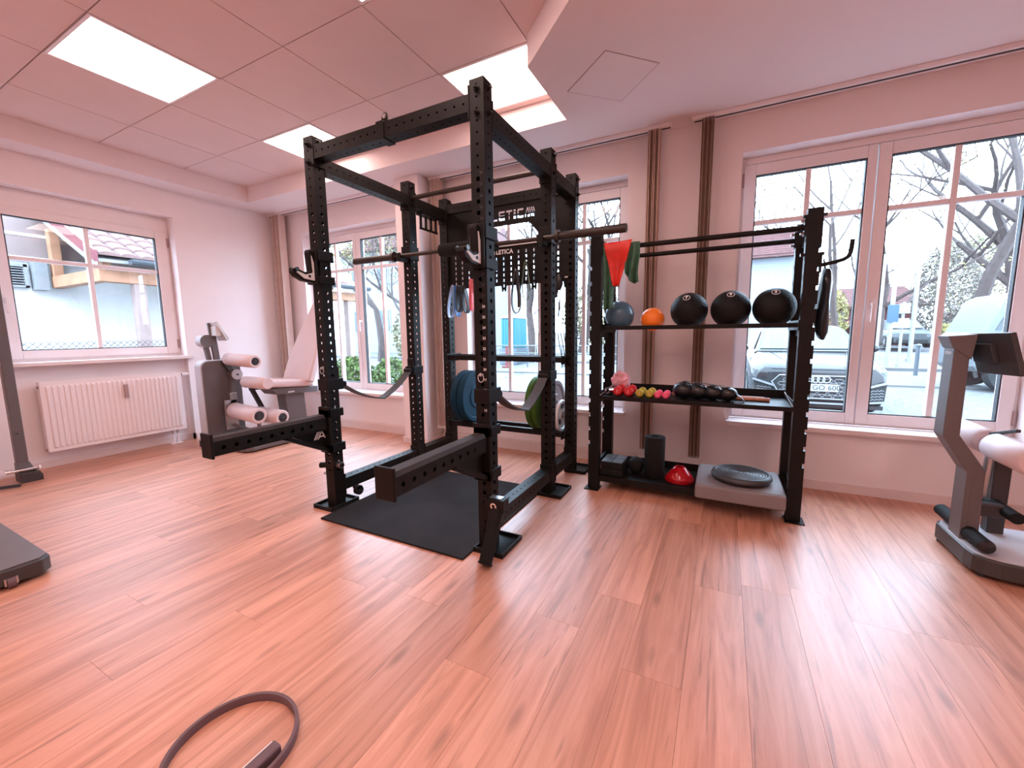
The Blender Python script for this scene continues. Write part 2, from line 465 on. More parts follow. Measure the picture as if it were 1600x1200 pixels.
for e in ((-3, -2), (0, -1), (0, -3), (2, -2), (2, 0), (-3, -4), (2, -4), (0, 1)): LIGHTS[e] = None  # extra panels out of view, added for more room light
M['diff'] = emit_mat('light_diffuser', PANEL_COL, PANEL_EMIT)
for i in range(-6, 4):
    for j in range(-6, 4):
        x0 = -1.683 + TP*i; y0 = 0.429 + TP*j
        P = clip(REC, x0+0.003, x0+TP-0.003, y0+0.003, y0+TP-0.003)
        if len(P) < 3: continue
        A = abs(sum(P[k-1][0]*P[k][1] - P[k][0]*P[k-1][1] for k in range(len(P)))) / 2
        if A < 0.003: continue
        if (i, j) in LIGHTS:
            lab = LIGHTS[(i, j)] or 'unseen light panel added to the tile ceiling to brighten the room'
            cx, cy = x0+TP/2, min(y0+TP/2, (y0+2.89)/2)
            t = thing('ceiling_light', lab, 'ceiling light', (cx, cy, ZT-0.004), 'light panels of the tile ceiling')
            y1 = min(y0+TP-0.004, 2.83); xa, xb = x0+0.004, x0+TP-0.004
            fr = MB(); w = 0.016
            fr.box(xa, xa+w, y0+0.004, y1, ZT-0.004, ZT+0.012); fr.box(xb-w, xb, y0+0.004, y1, ZT-0.004, ZT+0.012)
            fr.box(xa+w, xb-w, y0+0.004, y0+0.004+w, ZT-0.004, ZT+0.012); fr.box(xa+w, xb-w, y1-w, y1, ZT-0.004, ZT+0.012)
            fr.build('frame', M['pvc'], t)
            MB().box(xa+w, xb-w, y0+0.004+w, y1-w, ZT+0.001, ZT+0.010).build('diffuser', M['diff'], t)
            if y1 < y0+TP-0.01:
                MB().box(xa, xb, y1+0.004, 2.885, ZT, ZT+0.012).build('tile', M['tile'], ce)
        else:
            MB().prism(P, 'xy', ZT, ZT+0.012).build('tile', M['tile'], ce)
for cy in (-1.2, 0.45):  # two invented fill panels, unseen, brighten the window wall and right side
    t = thing('ceiling_light', 'unseen fill light panel added on the lowered ceiling right of the frame', 'ceiling light', (1.9, cy, ZC-0.03), 'light panels of the tile ceiling')
    fr = MB(); a, b, w = 0.31, 0.31, 0.016
    fr.box(1.9-a, 1.9-a+w, cy-b, cy+b, ZC-0.03, ZC).box(1.9+a-w, 1.9+a, cy-b, cy+b, ZC-0.03, ZC).box(1.9-a+w, 1.9+a-w, cy-b, cy-b+w, ZC-0.03, ZC).box(1.9-a+w, 1.9+a-w, cy+b-w, cy+b, ZC-0.03, ZC)
    fr.build('frame', M['pvc'], t)
    MB().box(1.9-a+w, 1.9+a-w, cy-b+w, cy+b-w, ZC-0.027, ZC-0.012).build('diffuser', M['diff'], t)
# access hatch in the lowered ceiling
hp = [(-0.624, 2.315), (-0.387, 2.56), (-0.657, 2.841), (-0.928, 2.574)]
h = thing('ceiling_hatch', 'small diamond-set access hatch in the lowered ceiling', 'hatch', (-0.65, 2.57, ZC-0.002))
def inset(p, d):
    cx = sum(q[0] for q in p)/len(p); cy = sum(q[1] for q in p)/len(p)
    return [(cx+(x-cx)*d, cy+(y-cy)*d) for x, y in p]
o_, i_ = hp, inset(hp, 0.985)
fr = MB()
for k in range(4):
    a, b, c, d = o_[k], o_[(k+1) % 4], i_[(k+1) % 4], i_[k]
    fr.hexa([(a[0],a[1],ZC-0.002),(b[0],b[1],ZC-0.002),(c[0],c[1],ZC-0.002),(d[0],d[1],ZC-0.002),(a[0],a[1],ZC+0.004),(b[0],b[1],ZC+0.004),(c[0],c[1],ZC+0.004),(d[0],d[1],ZC+0.004)])
fr.build('frame', M['heatmeter'], h)
MB().prism(inset(hp, 0.975), 'xy', ZC-0.003, ZC+0.004).build('cover', M['ceil'], h)

# windows -----------------------------------------------------------
def window(name, label, U0, U1, Z0, Z1, side, sashes, head=0.0, mun=None):
    """side 'b': u is x, depth goes to +y from YB_;  side 'l': u is y, depth goes to -x from XL_"""
    D = 0.13
    def bx(mbx, u0, u1, w0, w1, z0, z1):
        if side == 'b': mbx.box(u0, u1, YB_+w0, YB_+w1, z0, z1)
        else: mbx.box(XL_-w1, XL_-w0, u0, u1, z0, z1)
        return mbx
    base = ((U0+U1)/2, YB_+D, Z0) if side == 'b' else (XL_-D, (U0+U1)/2, Z0)
    t = thing(name, label, 'window', base, kind='structure')
    F = 0.05
    fr = MB()
    bx(fr, U0, U0+F*0.6, D, D+0.07, Z0, Z1); bx(fr, U1-F*0.6, U1, D, D+0.07, Z0, Z1)
    bx(fr, U0+F*0.6, U1-F*0.6, D, D+0.07, Z1-F*0.9-head, Z1); bx(fr, U0+F*0.6, U1-F*0.6, D, D+0.07, Z0, Z0+F*0.7)
    fr.build('frame', M['pvc'], t, bevel=0.003)
    for (a, b, c, d, g, vm, hm) in sashes:       # sash a..b, c..d; glass inset g=(left,right,bottom,top); muntins
        s = MB()
        bx(s, a, g[0], D-0.012, D+0.055, c, d); bx(s, g[1], b, D-0.012, D+0.055, c, d)
        bx(s, g[0], g[1], D-0.012, D+0.055, c, g[2]); bx(s, g[0], g[1], D-0.012, D+0.055, g[3], d)
        so = s.build('sash', M['pvc'], t, bevel=0.004)
        gk = MB(); e = 0.007
        bx(gk, g[0], g[0]+e, D-0.006, D+0.03, g[2], g[3]); bx(gk, g[1]-e, g[1], D-0.006, D+0.03, g[2], g[3])
        bx(gk, g[0]+e, g[1]-e, D-0.006, D+0.03, g[2], g[2]+e); bx(gk, g[0]+e, g[1]-e, D-0.006, D+0.03, g[3]-e, g[3])
        gk.build('gasket', M['gasket'], so)
        mw = 0.016
        bx(MB(), vm-mw, vm+mw, D-0.002, D+0.04, g[2]+e, g[3]-e).build('muntin', M['pvc'], so, bevel=0.003)
        bx(MB(), g[0]+e, vm-mw, D-0.002, D+0.04, hm-mw, hm+mw).build('muntin', M['pvc'], so, bevel=0.003)
        bx(MB(), vm+mw, g[1]-e, D-0.002, D+0.04, hm-mw, hm+mw).build('muntin', M['pvc'], so, bevel=0.003)
        for (p, q) in ((g[0]+e, vm-mw), (vm+mw, g[1]-e)):
            for (r, u) in ((g[2]+e, hm-mw), (hm+mw, g[3]-e)):
                bx(MB(), p, q, D+0.014, D+0.018, r, u).build('pane', M['glass'], so)
        for hz in (c+0.10, d-0.10):
            hu = b-0.004 if (a+b)/2 > (U0+U1)/2 else a-0.012
            if len(sashes) == 1: hu = b-0.004
            bx(MB(), hu, hu+0.014, D-0.022, D-0.006, hz-0.045, hz+0.045).build('hinge', M['heatmeter'], so)
    # handle
    a, b, c, d, g, vm, hm = sashes[-1]
    hu = (a+g[0])/2; hz = (c+d)/2 - 0.1 if side == 'b' else 1.42
    hm_ = MB(); bx(hm_, hu-0.013, hu+0.013, D-0.022, D-0.012, hz-0.035, hz+0.035); bx(hm_, hu-0.009, hu+0.009, D-0.05, D-0.022, hz-0.010, hz+0.010)
    bx(hm_, hu-0.010, hu+0.010, D-0.062, D-0.048, hz-0.115, hz+0.010)
    hm_.build('handle', M['pvc'], t, bevel=0.004)
    return t
for n, (a, b) in enumerate(WIN):
    lab = ['tall double window partly hidden by the rack post, bushes outside', 'tall double window behind the power rack', 'tall double window with the dark parked car outside'][n]
    mid = (a+b)/2; c, d = 0.455, 2.262
    window('window_%d' % (n+1), lab, a, b, WZ0+0.012, WZ1, 'b', [
        (a+0.017, mid-0.003, c, d, (a+0.091, mid-0.052, 0.527, 2.188), a+0.400, 1.863),
        (mid+0.003, b-0.017, c, d, (mid+0.067, b-0.082, 0.527, 2.188), mid+0.374, 1.863)])
window('window_4', 'square window above the white radiator', LW[0], LW[1], LW[2], LW[3], 'l',
       [(LW[0]+0.03, LW[1]-0.02, 0.93, 2.165, (1.163, 2.166, 1.001, 2.093), 1.654, 1.757)], head=0.10)
# sills
for n, (a, b) in enumerate(WIN):
    MB().box(a-0.02, b+0.02, YB_-0.06, YB_+0.13, WZ0-0.022, WZ0+0.012).build('sill', M['sill'], wb, bevel=0.004)
MB().box(XL_-0.13, XL_+0.035, LW[0]-0.015, LW[1]+0.045, LW[2]-0.032, LW[2]).build('sill', M['sill'], wl, bevel=0.004)
# skirting boards
mb = MB().box(XL_, -2.88, YB_-0.025, YB_, 0, 0.085); mb.box(XL_, -2.88, YB_-0.012, YB_, 0.085, 0.10)
mb.box(-2.88, -2.565, 3.125, 3.14, 0, 0.06); mb.box(-2.88, -2.865, 3.14, YB_, 0, 0.06); mb.box(-2.58, -2.565, 3.14, YB_, 0, 0.06)
mb.box(-2.565, -0.6, YB_-0.025, YB_, 0, 0.085); mb.box(-2.565, -0.6, YB_-0.012, YB_, 0.085, 0.10)
mb.box(-0.6, XR_, YB_-0.014, YB_, 0, 0.062)
tag(mb.build('baseboard_back', M['skirting']), 'white skirting board under the three tall windows', 'skirting', kind='structure')
mb = MB().box(XL_, XL_+0.014, LW[1]+0.012, YB_, 0, 0.062).box(XL_-0.07, XL_-0.056, LW[0], LW[1], 0, 0.055).box(XL_, XL_+0.014, YF_, LW[0]-0.012, 0, 0.062)
mb.box(XL_-0.07, XL_+0.014, LW[1], LW[1]+0.012, 0, 0.062)
tag(mb.build('baseboard_left', M['skirting']), 'white skirting board along the radiator wall', 'skirting', kind='structure')
# floor socket below the middle window
so = thing('wall_socket', 'white wall socket low under the window behind the rack', 'socket', (-2.33, YB_-0.04, 0.012))
MB().box(-2.42, -2.25, YB_-0.045, YB_-0.025, 0.008, 0.082).build('plate', M['pvc'], so, bevel=0.004)
for x in (-2.375, -2.295):
    MB().lathe((x, YB_-0.0455, 0.045), (0, -1, 0), [(0.026, 0), (0.026, 0.003), (0.021, 0.003), (0.019, -0.006), (0, -0.006)], 18).build('socket_well', M['skirting'], so)
    for dx in (-0.008, 0.008):
        MB().cyl((x+dx, YB_-0.040, 0.045), (x+dx, YB_-0.0385, 0.045), 0.003, 8).build('hole', M['gasket'], so)

# curtain tracks and bunched vertical blinds --------------------------
def track(x0, x1, lab):
    t = thing('curtain_track', lab, 'curtain track', ((x0+x1)/2, 3.29, ZC-0.026), 'curtain tracks over the tall windows')
    MB().box(x0, x1, 3.27, 3.33, ZC-0.025, ZC).build('rail', M['pvc'], t, bevel=0.002)
    MB().box(x0+0.01, x1, 3.292, 3.308, ZC-0.027, ZC-0.0245).build('groove', M['gasket'], t)
    MB().box(x0-0.004, x0+0.001, 3.268, 3.332, ZC-0.027, ZC).build('end_cap', M['pvc'], t)
    MB().box(x1-0.001, x1+0.004, 3.268, 3.332, ZC-0.027, ZC).build('end_cap', M['pvc'], t)
track(-5.04, -2.875, 'white ceiling curtain track left of the wall pier')
track(-2.56, -0.41, 'white ceiling curtain track above the window behind the rack')
track(-0.265, 3.09, 'long white ceiling curtain track above the window with the car')
def blind(x0, x1, z0, n, lab, mats, dep=0.085):
    t = thing('vertical_blind', lab, 'blind', ((x0+x1)/2, 3.295, z0), 'bunched vertical blinds')
    w = (x1-x0)/n
    for k in range(n):
        xa = x0 + w*k
        j = random.uniform(-0.004, 0.004)
        s = MB().hexa([(xa+0.001, 3.255+j, z0+0.02), (xa+w*0.62, 3.252+j, z0+0.02), (xa+w*0.70, 3.255+dep+j, z0+0.02), (xa+w*0.1, 3.255+dep+j, z0+0.02),
                       (xa+0.001, 3.255+j, ZC-0.030), (xa+w*0.62, 3.252+j, ZC-0.030), (xa+w*0.70, 3.255+dep+j, ZC-0.030), (xa+w*0.1, 3.255+dep+j, ZC-0.030)]).build('slat', mats[k % len(mats)], t)
        MB().box(xa+0.001, xa+w*0.66, 3.253+j, 3.253+dep+j, z0, z0+0.022).build('weight', M['white'], s)
    MB().box(x0, x1, 3.292, 3.308, ZC-0.032, ZC-0.024).build('carrier', M['pvc'], t)
    pts = [(x0+(x1-x0)*k/24, 3.258+0.004*math.sin(k*2.1), z0+0.006+0.005*math.cos(k*1.6)) for k in range(25)]
    MB().tube(pts, 0.0016, 5).build('bead_chain', M['white'], t)
    return t
BA, BB = M['blindA'], M['blindB']
blind(-0.204, -0.128, 0.14, 9, 'dark brown bunched vertical blind right beside the window with the car', [BB, BA, BB])
blind(-0.560, -0.475, 0.16, 7, 'tan bunched vertical blind behind the orange ball', [BA, BA, BB])
blind(-2.535, -2.44, 0.16, 6, 'tan bunched vertical blind against the wall pier', [M['blindC'], M['blindC'], BA])
bl = blind(-4.95, -4.80, 0.35, 7, 'tan bunched vertical blind in the room corner behind the leg machine', [M['blindC'], M['blindC'], BA])

# radiator ------------------------------------------------------------
ra = thing('radiator', 'white ribbed panel radiator under the square window', 'radiator', (-5.03, 1.685, 0.145))
rx = -4.998
y0, y1, z0, z1 = 1.188, 2.183, 0.145, 0.742
MB().box(rx-0.012, rx, y0, y1, z0, z1).build('front_panel', M['metalrad'], ra, bevel=0.004)
n = 27; w = (y1-y0-0.05)/n
for k in range(n):
    a = y0+0.025+w*k
    mb = MB().hexa([(rx, a+w*0.16, z0+0.035), (rx, a+w*0.84, z0+0.035), (rx, a+w*0.84, z0+0.035), (rx, a+w*0.16, z0+0.035)] + [(rx, a+w*0.16, z1-0.04)]*4) if False else MB()
    h0, h1 = z0+0.03, z1-0.035
    A, B, C_, D_ = a+w*0.10, a+w*0.30, a+w*0.70, a+w*0.90
    e = 0.010
    mb.add([(rx, A, h0), (rx+e, B, h0+0.015), (rx+e, C_, h0+0.015), (rx, D_, h0), (rx, A, h1), (rx+e, B, h1-0.015), (rx+e, C_, h1-0.015), (rx, D_, h1)],
           [(0, 1, 5, 4), (1, 2, 6, 5), (2, 3, 7, 6), (0, 3, 2, 1), (4, 5, 6, 7)])
    mb.build('rib', M['metalrad'], ra)
MB().box(rx-0.066, rx-0.054, y0, y1, z0, z1).build('back_panel', M['metalrad'], ra)
mb = MB()
for k in range(46): mb.box(rx-0.054, rx-0.012, y0+0.012+k*0.0215, y0+0.014+k*0.0215, z1-0.03, z1-0.004)
g_ = mb.build('top_grille', M['metalrad'], ra); g_['kind'] = 'stuff'
MB().box(rx-0.066, rx, y0-0.003, y0+0.001, z0+0.01, z1-0.004).build('side_panel', M['metalrad'], ra)
MB().box(rx-0.066, rx, y1-0.001, y1+0.003, z0+0.01, z1-0.004).build('side_panel', M['metalrad'], ra)
MB().cyl((rx-0.033, y1+0.003, z1-0.03), (rx-0.033, y1+0.022, z1-0.03), 0.011, 12).cyl((rx-0.033, y1+0.018, z1-0.03), (rx-0.033, y1+0.075, z1-0.03), 0.019, 14, 0.016).build('thermostat_knob', M['pvc'], ra, smooth=True)
MB().cyl((rx-0.033, y1+0.001, z1-0.03), (rx-0.033, y1+0.014, z1-0.03), 0.021, 14).build('valve_ring', M['gasket'], ra)
MB().box(rx+0.008, rx+0.032, 1.71, 1.74, 0.535, 0.665).build('heat_meter', M['heatmeter'], ra, bevel=0.005)
for z in (z0+0.02, z1-0.045):
    MB().cyl((rx-0.03, y0-0.012, z), (rx-0.03, y0, z), 0.011, 10).build('plug', M['heatmeter'], ra)
for y in (2.075, 2.115):
    MB().cyl((rx-0.035, y, 0.0), (rx-0.035, y, z0+0.004), 0.008, 10).build('pipe', M['metalrad'], ra)
    MB().cyl((rx-0.035, y, 0.105), (rx-0.035, y, z0-0.002), 0.014, 8).build('pipe_nut', M['steel'], ra)
MB().box(rx-0.055, rx-0.015, 2.045, 2.145, 0.0, 0.010).build('pipe_cover', M['pvc'], ra, bevel=0.003)
# ------------------------------------------------------------------ power rack
def holed_face(mb, O, U, V, w, L, cells, Nin, t=0.004, n=12):
    O = Vector(O); U = Vector(U); V = Vector(V); Nin = Vector(Nin)
    cells = sorted(c for c in cells if 0 < c[0] < L)
    if not cells:
        mb.add([O, O+U*w, O+U*w+V*L, O+V*L], [(0, 1, 2, 3)]); return
    bnd = [0.0] + [(cells[i][0]+cells[i+1][0])/2 for i in range(len(cells)-1)] + [L]
    for i, (vc, r) in enumerate(cells):
        v0, v1 = bnd[i], bnd[i+1]
        if i == 0 and vc - v0 > 0.06:
            k = vc - 0.03; mb.add([O+V*v0, O+U*w+V*v0, O+U*w+V*k, O+V*k], [(0, 1, 2, 3)]); v0 = k
        if i == len(cells)-1 and v1 - vc > 0.06:
            k = vc + 0.03; mb.add([O+V*k, O+U*w+V*k, O+U*w+V*v1, O+V*v1], [(0, 1, 2, 3)]); v1 = k
        cu = w/2
        ring = []; outer = []; oi = []
        for k in range(n):
            a = 2*math.pi*(k+0.5)/n; c, s = math.cos(a), math.sin(a)
            ring.append((cu+r*c, vc+r*s))
            tx = ((w-cu)/c) if c > 0 else (-cu/c)
            ty = ((v1-vc)/s) if s > 0 else ((v0-vc)/s)
            if tx < ty: outer.append((cu+tx*c, vc+tx*s)); oi.append('R' if c > 0 else 'L')
            else: outer.append((cu+ty*c, vc+ty*s)); oi.append('T' if s > 0 else 'B')
        cor = {('R', 'T'): (w, v1), ('T', 'L'): (0, v1), ('L', 'B'): (0, v0), ('B', 'R'): (w, v0)}
        vs = [O+U*p[0]+V*p[1] for p in ring] + [O+U*p[0]+V*p[1] for p in outer] + [O+U*p[0]+V*p[1]+Nin*t for p in ring]
        fs = []; ex = len(vs)
        for k in range(n):
            j = (k+1) % n
            if oi[k] != oi[j]:
                q = cor[(oi[k], oi[j])]; vs.append(O+U*q[0]+V*q[1]); fs.append((k, n+k, ex, n+j, j)); ex += 1
            else: fs.append((k, n+k, n+j, j))
            fs.append((k, j, 2*n+j, 2*n+k))
        mb.add(vs, fs)
def holed_tube(axis, x0, x1, y0, y1, z0, z1, cells, caps=True, faces='all'):
    """square tube along axis, each face pierced by the cells (position along axis, radius)"""
    mb = MB()
    if axis == 'z':
        L = z1-z0; c = [(p-z0, r) for p, r in cells]
        holed_face(mb, (x0, y0, z0), (1,0,0), (0,0,1), x1-x0, L, c, (0,1,0))
        holed_face(mb, (x1, y1, z0), (-1,0,0), (0,0,1), x1-x0, L, c, (0,-1,0))
        holed_face(mb, (x1, y0, z0), (0,1,0), (0,0,1), y1-y0, L, c, (-1,0,0))
        holed_face(mb, (x0, y1, z0), (0,-1,0), (0,0,1), y1-y0, L, c, (1,0,0))
        if caps: mb.add([(x0,y0,z1),(x1,y0,z1),(x1,y1,z1),(x0,y1,z1)], [(0,1,2,3)])
    elif axis == 'x':
        L = x1-x0; c = [(p-x0, r) for p, r in cells]
        holed_face(mb, (x0, y0, z1), (0,0,-1), (1,0,0), z1-z0, L, c, (0,1,0))
        holed_face(mb, (x0, y1, z0), (0,0,1), (1,0,0), z1-z0, L, c, (0,-1,0))
        holed_face(mb, (x0, y0, z0), (0,1,0), (1,0,0), y1-y0, L, c, (0,0,1))
        holed_face(mb, (x0, y1, z1), (0,-1,0), (1,0,0), y1-y0, L, c, (0,0,-1))
    else:
        L = y1-y0; c = [(p-y0, r) for p, r in cells]
        holed_face(mb, (x0, y0, z0), (0,0,1), (0,1,0), z1-z0, L, c, (1,0,0))
        holed_face(mb, (x1, y0, z1), (0,0,-1), (0,1,0), z1-z0, L, c, (-1,0,0))
        holed_face(mb, (x1, y0, z0), (-1,0,0), (0,1,0), x1-x0, L, c, (0,0,1))
        holed_face(mb, (x0, y0, z1), (1,0,0), (0,1,0), x1-x0, L, c, (0,0,-1))
    return mb
BK = M['black']
RX = [(-2.215, -2.14), (-1.075, -1.0)]
RY = [(1.69, 1.765), (2.495, 2.57), (2.96, 3.035)]
ZTOP = 2.23
rack = thing('power_rack', 'large black steel power rack with six drilled posts in the middle of the room', 'power rack', (-1.6, 2.3, 0))
cells = [(1.803-0.05*k, 0.0108) for k in range(32)] + [(1.853+0.05*k, 0.006) for k in range(8)] + [(0.153, 0.006), (0.103, 0.006)]
posts = {}
for ix, (x0, x1) in enumerate(RX):
    for iy, (y0, y1) in enumerate(RY):
        if not posts:
            p = holed_tube('z', x0, x1, y0, y1, 0.014, ZTOP, cells).build('upright', BK, rack)
            first = p
        else:
            p = copy_part(first, rack, (x0-RX[0][0], y0-RY[0][0], 0))
        posts[(ix, iy)] = p
        # foot tray
        a, b = (x0-0.085, x1+0.012) if ix == 0 else (x0-0.012, x1+0.085)
        c, d = y0-0.045, y1+0.10
        if iy == 2: c, d = y0+0.02, y1+0.14
        f = MB().box(a, b, c, d, 0, 0.012); e = 0.012
        f.box(a, a+e, c, d, 0.012, 0.026).box(b-e, b, c, d, 0.012, 0.026).box(a+e, b-e, c, c+e, 0.012, 0.026).box(a+e, b-e, d-e, d, 0.012, 0.026)
        f.build('foot_plate', BK, rack, bevel=0.003)
# scale numbers printed beside the holes of the front posts
def numbers(x, first_n, count, z, m):
    for k in range(count):
        text_mb(str(first_n-k), 0.017, (x, 1.6893, z-0.05*k), (1, 0, 0), (0, 0, 1), 0.0003, 0.0004).build('hole_number', m, rack)
numbers(-1.021, 38, 12, 1.826, M['gasket']); numbers(-1.021, 26, 11, 1.226, M['silver'])
# beams
def beam_cells(a, b, r=0.0058, st=0.05):
    n = int((b-a)/st); o = ((b-a)-(n-1)*st)/2
    return [(a+o+st*k, r) for k in range(n)]
xi0, xi1 = RX[0][1], RX[1][0]
holed_tube('x', xi0, xi1, 1.69, 1.765, 2.10, 2.175, beam_cells(xi0, xi1)).build('front_beam', BK, rack)
holed_tube('x', xi0, xi1, 2.96, 3.035, 2.10, 2.175, beam_cells(xi0, xi1)).build('back_beam', BK, rack)
for ix, (x0, x1) in enumerate(RX):
    for (ya, yb) in ((1.765, 2.495), (2.57, 2.96)):
        for (za, zb) in ((2.055, 2.13), (0.105, 0.18)):
            holed_tube('y', x0, x1, ya, yb, za, zb, beam_cells(ya, yb)).build('side_beam', BK, rack)
            for yy, s in ((ya, 1), (yb, -1)):
                MB().box(x0-0.004, x1+0.004, yy, yy+s*0.009, za-0.03, zb+0.03).build('flange', BK, rack, bevel=0.002)
for xx, s in ((xi0, 1), (xi1, -1)):
    for y0, y1 in (RY[0], RY[2]):
        MB().box(xx, xx+s*0.009, y0-0.003, y1+0.003, 2.065, 2.21).build('flange', BK, rack, bevel=0.002)
# bolts (dark, proud hex heads) on the visible faces
_bolt = None
def bolt(p, d):
    p = Vector(p); d = Vector(d)
    mb = MB().cyl(p, p+d*0.003, 0.016, 12).cyl(p+d*0.003, p+d*0.013, 0.0115, 6).cyl(p+d*0.013, p+d*0.022, 0.006, 8)
    mb.build('bolt', M['blackgloss'], rack)
for ix, (x0, x1) in enumerate(RX):
    xc = (x0+x1)/2
    for z in (2.185, 2.085): bolt((xc, 1.69, z-0.0), (0, -1, 0))
    for yy in (RY[0], RY[1], RY[2]):
        for z in (2.195, 2.09):
            if ix == 1: bolt((x1, sum(yy)/2, z), (1, 0, 0))
            elif yy is not RY[1]: bolt((x1, sum(yy)/2 + 0.0, 2.205), (1, 0, 0)) if z > 2.1 else None
bolt((-2.14, 2.53, 2.19), (1, 0, 0))
# eye bracket on the front beam
e = MB().box(-1.642, -1.592, 1.683, 1.772, 2.095, 2.181)
e.prism([(-1.640, 2.175), (-1.594, 2.175), (-1.598, 2.222), (-1.605, 2.236), (-1.617, 2.240), (-1.629, 2.236), (-1.636, 2.222)], 'xz', 1.722, 1.732)
eb = e.build('eye_bracket', BK, rack, bevel=0.001)
MB().lathe((-1.617, 1.7215, 2.222), (0, -1, 0), [(0.013, 0), (0.013, 0.002), (0.008, 0.002), (0.007, 0.0005), (0, 0.0005)], 14).build('eye', M['steel'], eb)
# pull-up bar between the middle posts
pb = MB().cyl((xi0, 2.53, 2.115), (xi1, 2.53, 2.115), 0.0165, 14).build('pull_up_bar', M['bronze'], rack, smooth=True)
for xx, s in ((xi0, 1), (xi1, -1)):
    MB().box(xx, xx+s*0.008, 2.495, 2.565, 2.07, 2.16).build('bar_flange', BK, pb)
# logo plate under the back beam, letters cut through
def cut(ob, cutter_mb, z=None):
    cu = cutter_mb.build('cutter', BK)
    md = ob.modifiers.new('cut', 'BOOLEAN'); md.operation = 'DIFFERENCE'; md.object = cu; md.solver = 'EXACT'
    bpy.context.view_layer.update()
    dg = bpy.context.evaluated_depsgraph_get()
    me = bpy.data.meshes.new_from_object(ob.evaluated_get(dg))
    ob.modifiers.clear(); old = ob.data; ob.data = me; bpy.data.meshes.remove(old)
    bpy.data.objects.remove(cu)
GLY = {   # letter shapes on a 5 wide, 7 high grid: closed polygons tested point by point
 'A': lambda u, v: (0.10 < v < 0.26 and 0.12 < u < 0.88) or abs(u-0.5) < 0.5-0.0 and (abs(abs(u-0.5)-(1-v)*0.42) < 0.11 and v <= 1) ,
 'T': lambda u, v: v > 0.80 or abs(u-0.5) < 0.12,
 'L': lambda u, v: u < 0.24 or v < 0.20,
 'E': lambda u, v: u < 0.24 or v < 0.20 or v > 0.80 or 0.41 < v < 0.59,
 'I': lambda u, v: abs(u-0.5) < 0.5 and not (0.72 < v < 0.80),
 'C': lambda u, v: (u < 0.24 or v < 0.20 or v > 0.80) and not (u < 0.1 and (v < 0.1 or v > 0.9)),
 '/': lambda u, v: (abs(u-0.06-v*0.24) < 0.06) or (0.30 < u and u < 0.42+0.30*0 and v < 0.18) or any(abs(u-a_+(v)*0.24-0.12) < 0.055 and v > 0.0 for a_ in (0.42, 0.60, 0.78, 0.96)),
}
def stencil_plate(x0, x1, z0, z1, y0, y1, word, step=0.0022, rows=14):
    """solid strip x0..x1, z0..z1 with the word left open as holes; word = list of (glyph, start x, width)"""
    mb = MB(); h = (z1-z0)/rows
    for j in range(rows):
        v = (j+0.5)/rows; za, zb = z0+h*j, z0+h*(j+1)
        n = int(round((x1-x0)/step)); run = None
        for i in range(n+1):
            x = x0+(i+0.5)*step; hole = i == n
            if not hole:
                for g, gx, gw in word:
                    if gx <= x <= gx+gw and GLY[g]((x-gx)/gw, v): hole = True; break
            if hole:
                if run is not None: mb.box(x0+run*step, min(x1, x0+i*step), y0, y1, za, zb); run = None
            elif run is None: run = i
    return mb
word = []; gx = -1.838
for g in 'ATLETIC':
    gw = 0.020 if g == 'I' else 0.054
    word.append((g, gx, gw)); gx += gw+0.012
word.append(('/', gx-0.004, 0.088))
LZ0, LZ1 = 1.985, 2.055
lp = MB()
lp.box(xi0, xi1, 2.972, 2.978, LZ1, 2.10)
lp.v += []
sp_ = stencil_plate(xi0, xi1, LZ0, LZ1, 2.972, 2.978, word)
lp.add(sp_.v, sp_.f)
lp.prism([(xi0, LZ0), (xi0, 1.83), (-1.90, 1.83), (-1.80, 1.945), (-1.375, 1.945), (-1.275, 1.83), (xi1, 1.83), (xi1, LZ0)], 'xz', 2.972, 2.978)
lp = lp.build('logo_plate', BK, rack)
# tool pegboard with slots and a lobed lower edge
pz0, pz1 = 1.435, 1.785
poly = [(xi0, pz1)]
poly.append((xi0, pz0))
x = xi0
xk = [xi0 + (xi1-xi0)*k/8 for k in range(9)]
for k in range(8):
    a, b = xk[k], xk[k+1]
    m_ = (a+b)/2
    poly += [(a+0.018, pz0), (a+0.024, pz0+0.045), (b-0.024, pz0+0.045), (b-0.018, pz0)]
poly += [(xi1, pz0), (xi1, pz1)]
pg = MB().prism(poly[::-1], 'xz', 2.985, 2.990).build('peg_board', BK, rack)
ct = MB()
for k in range(1, 16):
    xx = xi0 + (xi1-xi0)*k/16
    for j in range(8):
        zz = pz1-0.035-j*0.043
        if zz < pz0+0.008: continue
        if k % 2 and zz < pz0+0.06: continue
        if abs(xx+1.66) < 0.16 and j < 1: continue
        ct.box(xx-0.006, xx+0.006, 2.97, 3.0, zz-0.024, zz)
cut(pg, ct)
text_mb('ATLETICA', 0.048, (-1.63, 2.9846, pz1-0.04), (1, 0, 0), (0, 0, 1), 0.0004, 0.0012).build('peg_board_lettering', M['white'], pg)
MB().box(xi0, xi1, 2.972, 2.992, pz1, pz1+0.012).build('peg_board_lip', M['silver'], pg)
# two storage rail pairs at the back
for z in (0.895, 0.315):
    for yy in (2.935, 3.085):
        MB().box(xi0-0.02, xi1+0.02, yy-0.016, yy+0.016, z-0.022, z+0.022).build('plate_rail', BK, rack, bevel=0.004)
    for xx in (xi0+0.004, xi1-0.004):
        MB().box(xx-0.006, xx+0.006, 2.90, 3.11, z-0.035, z+0.03).build('rail_bracket', BK, rack, bevel=0.002)
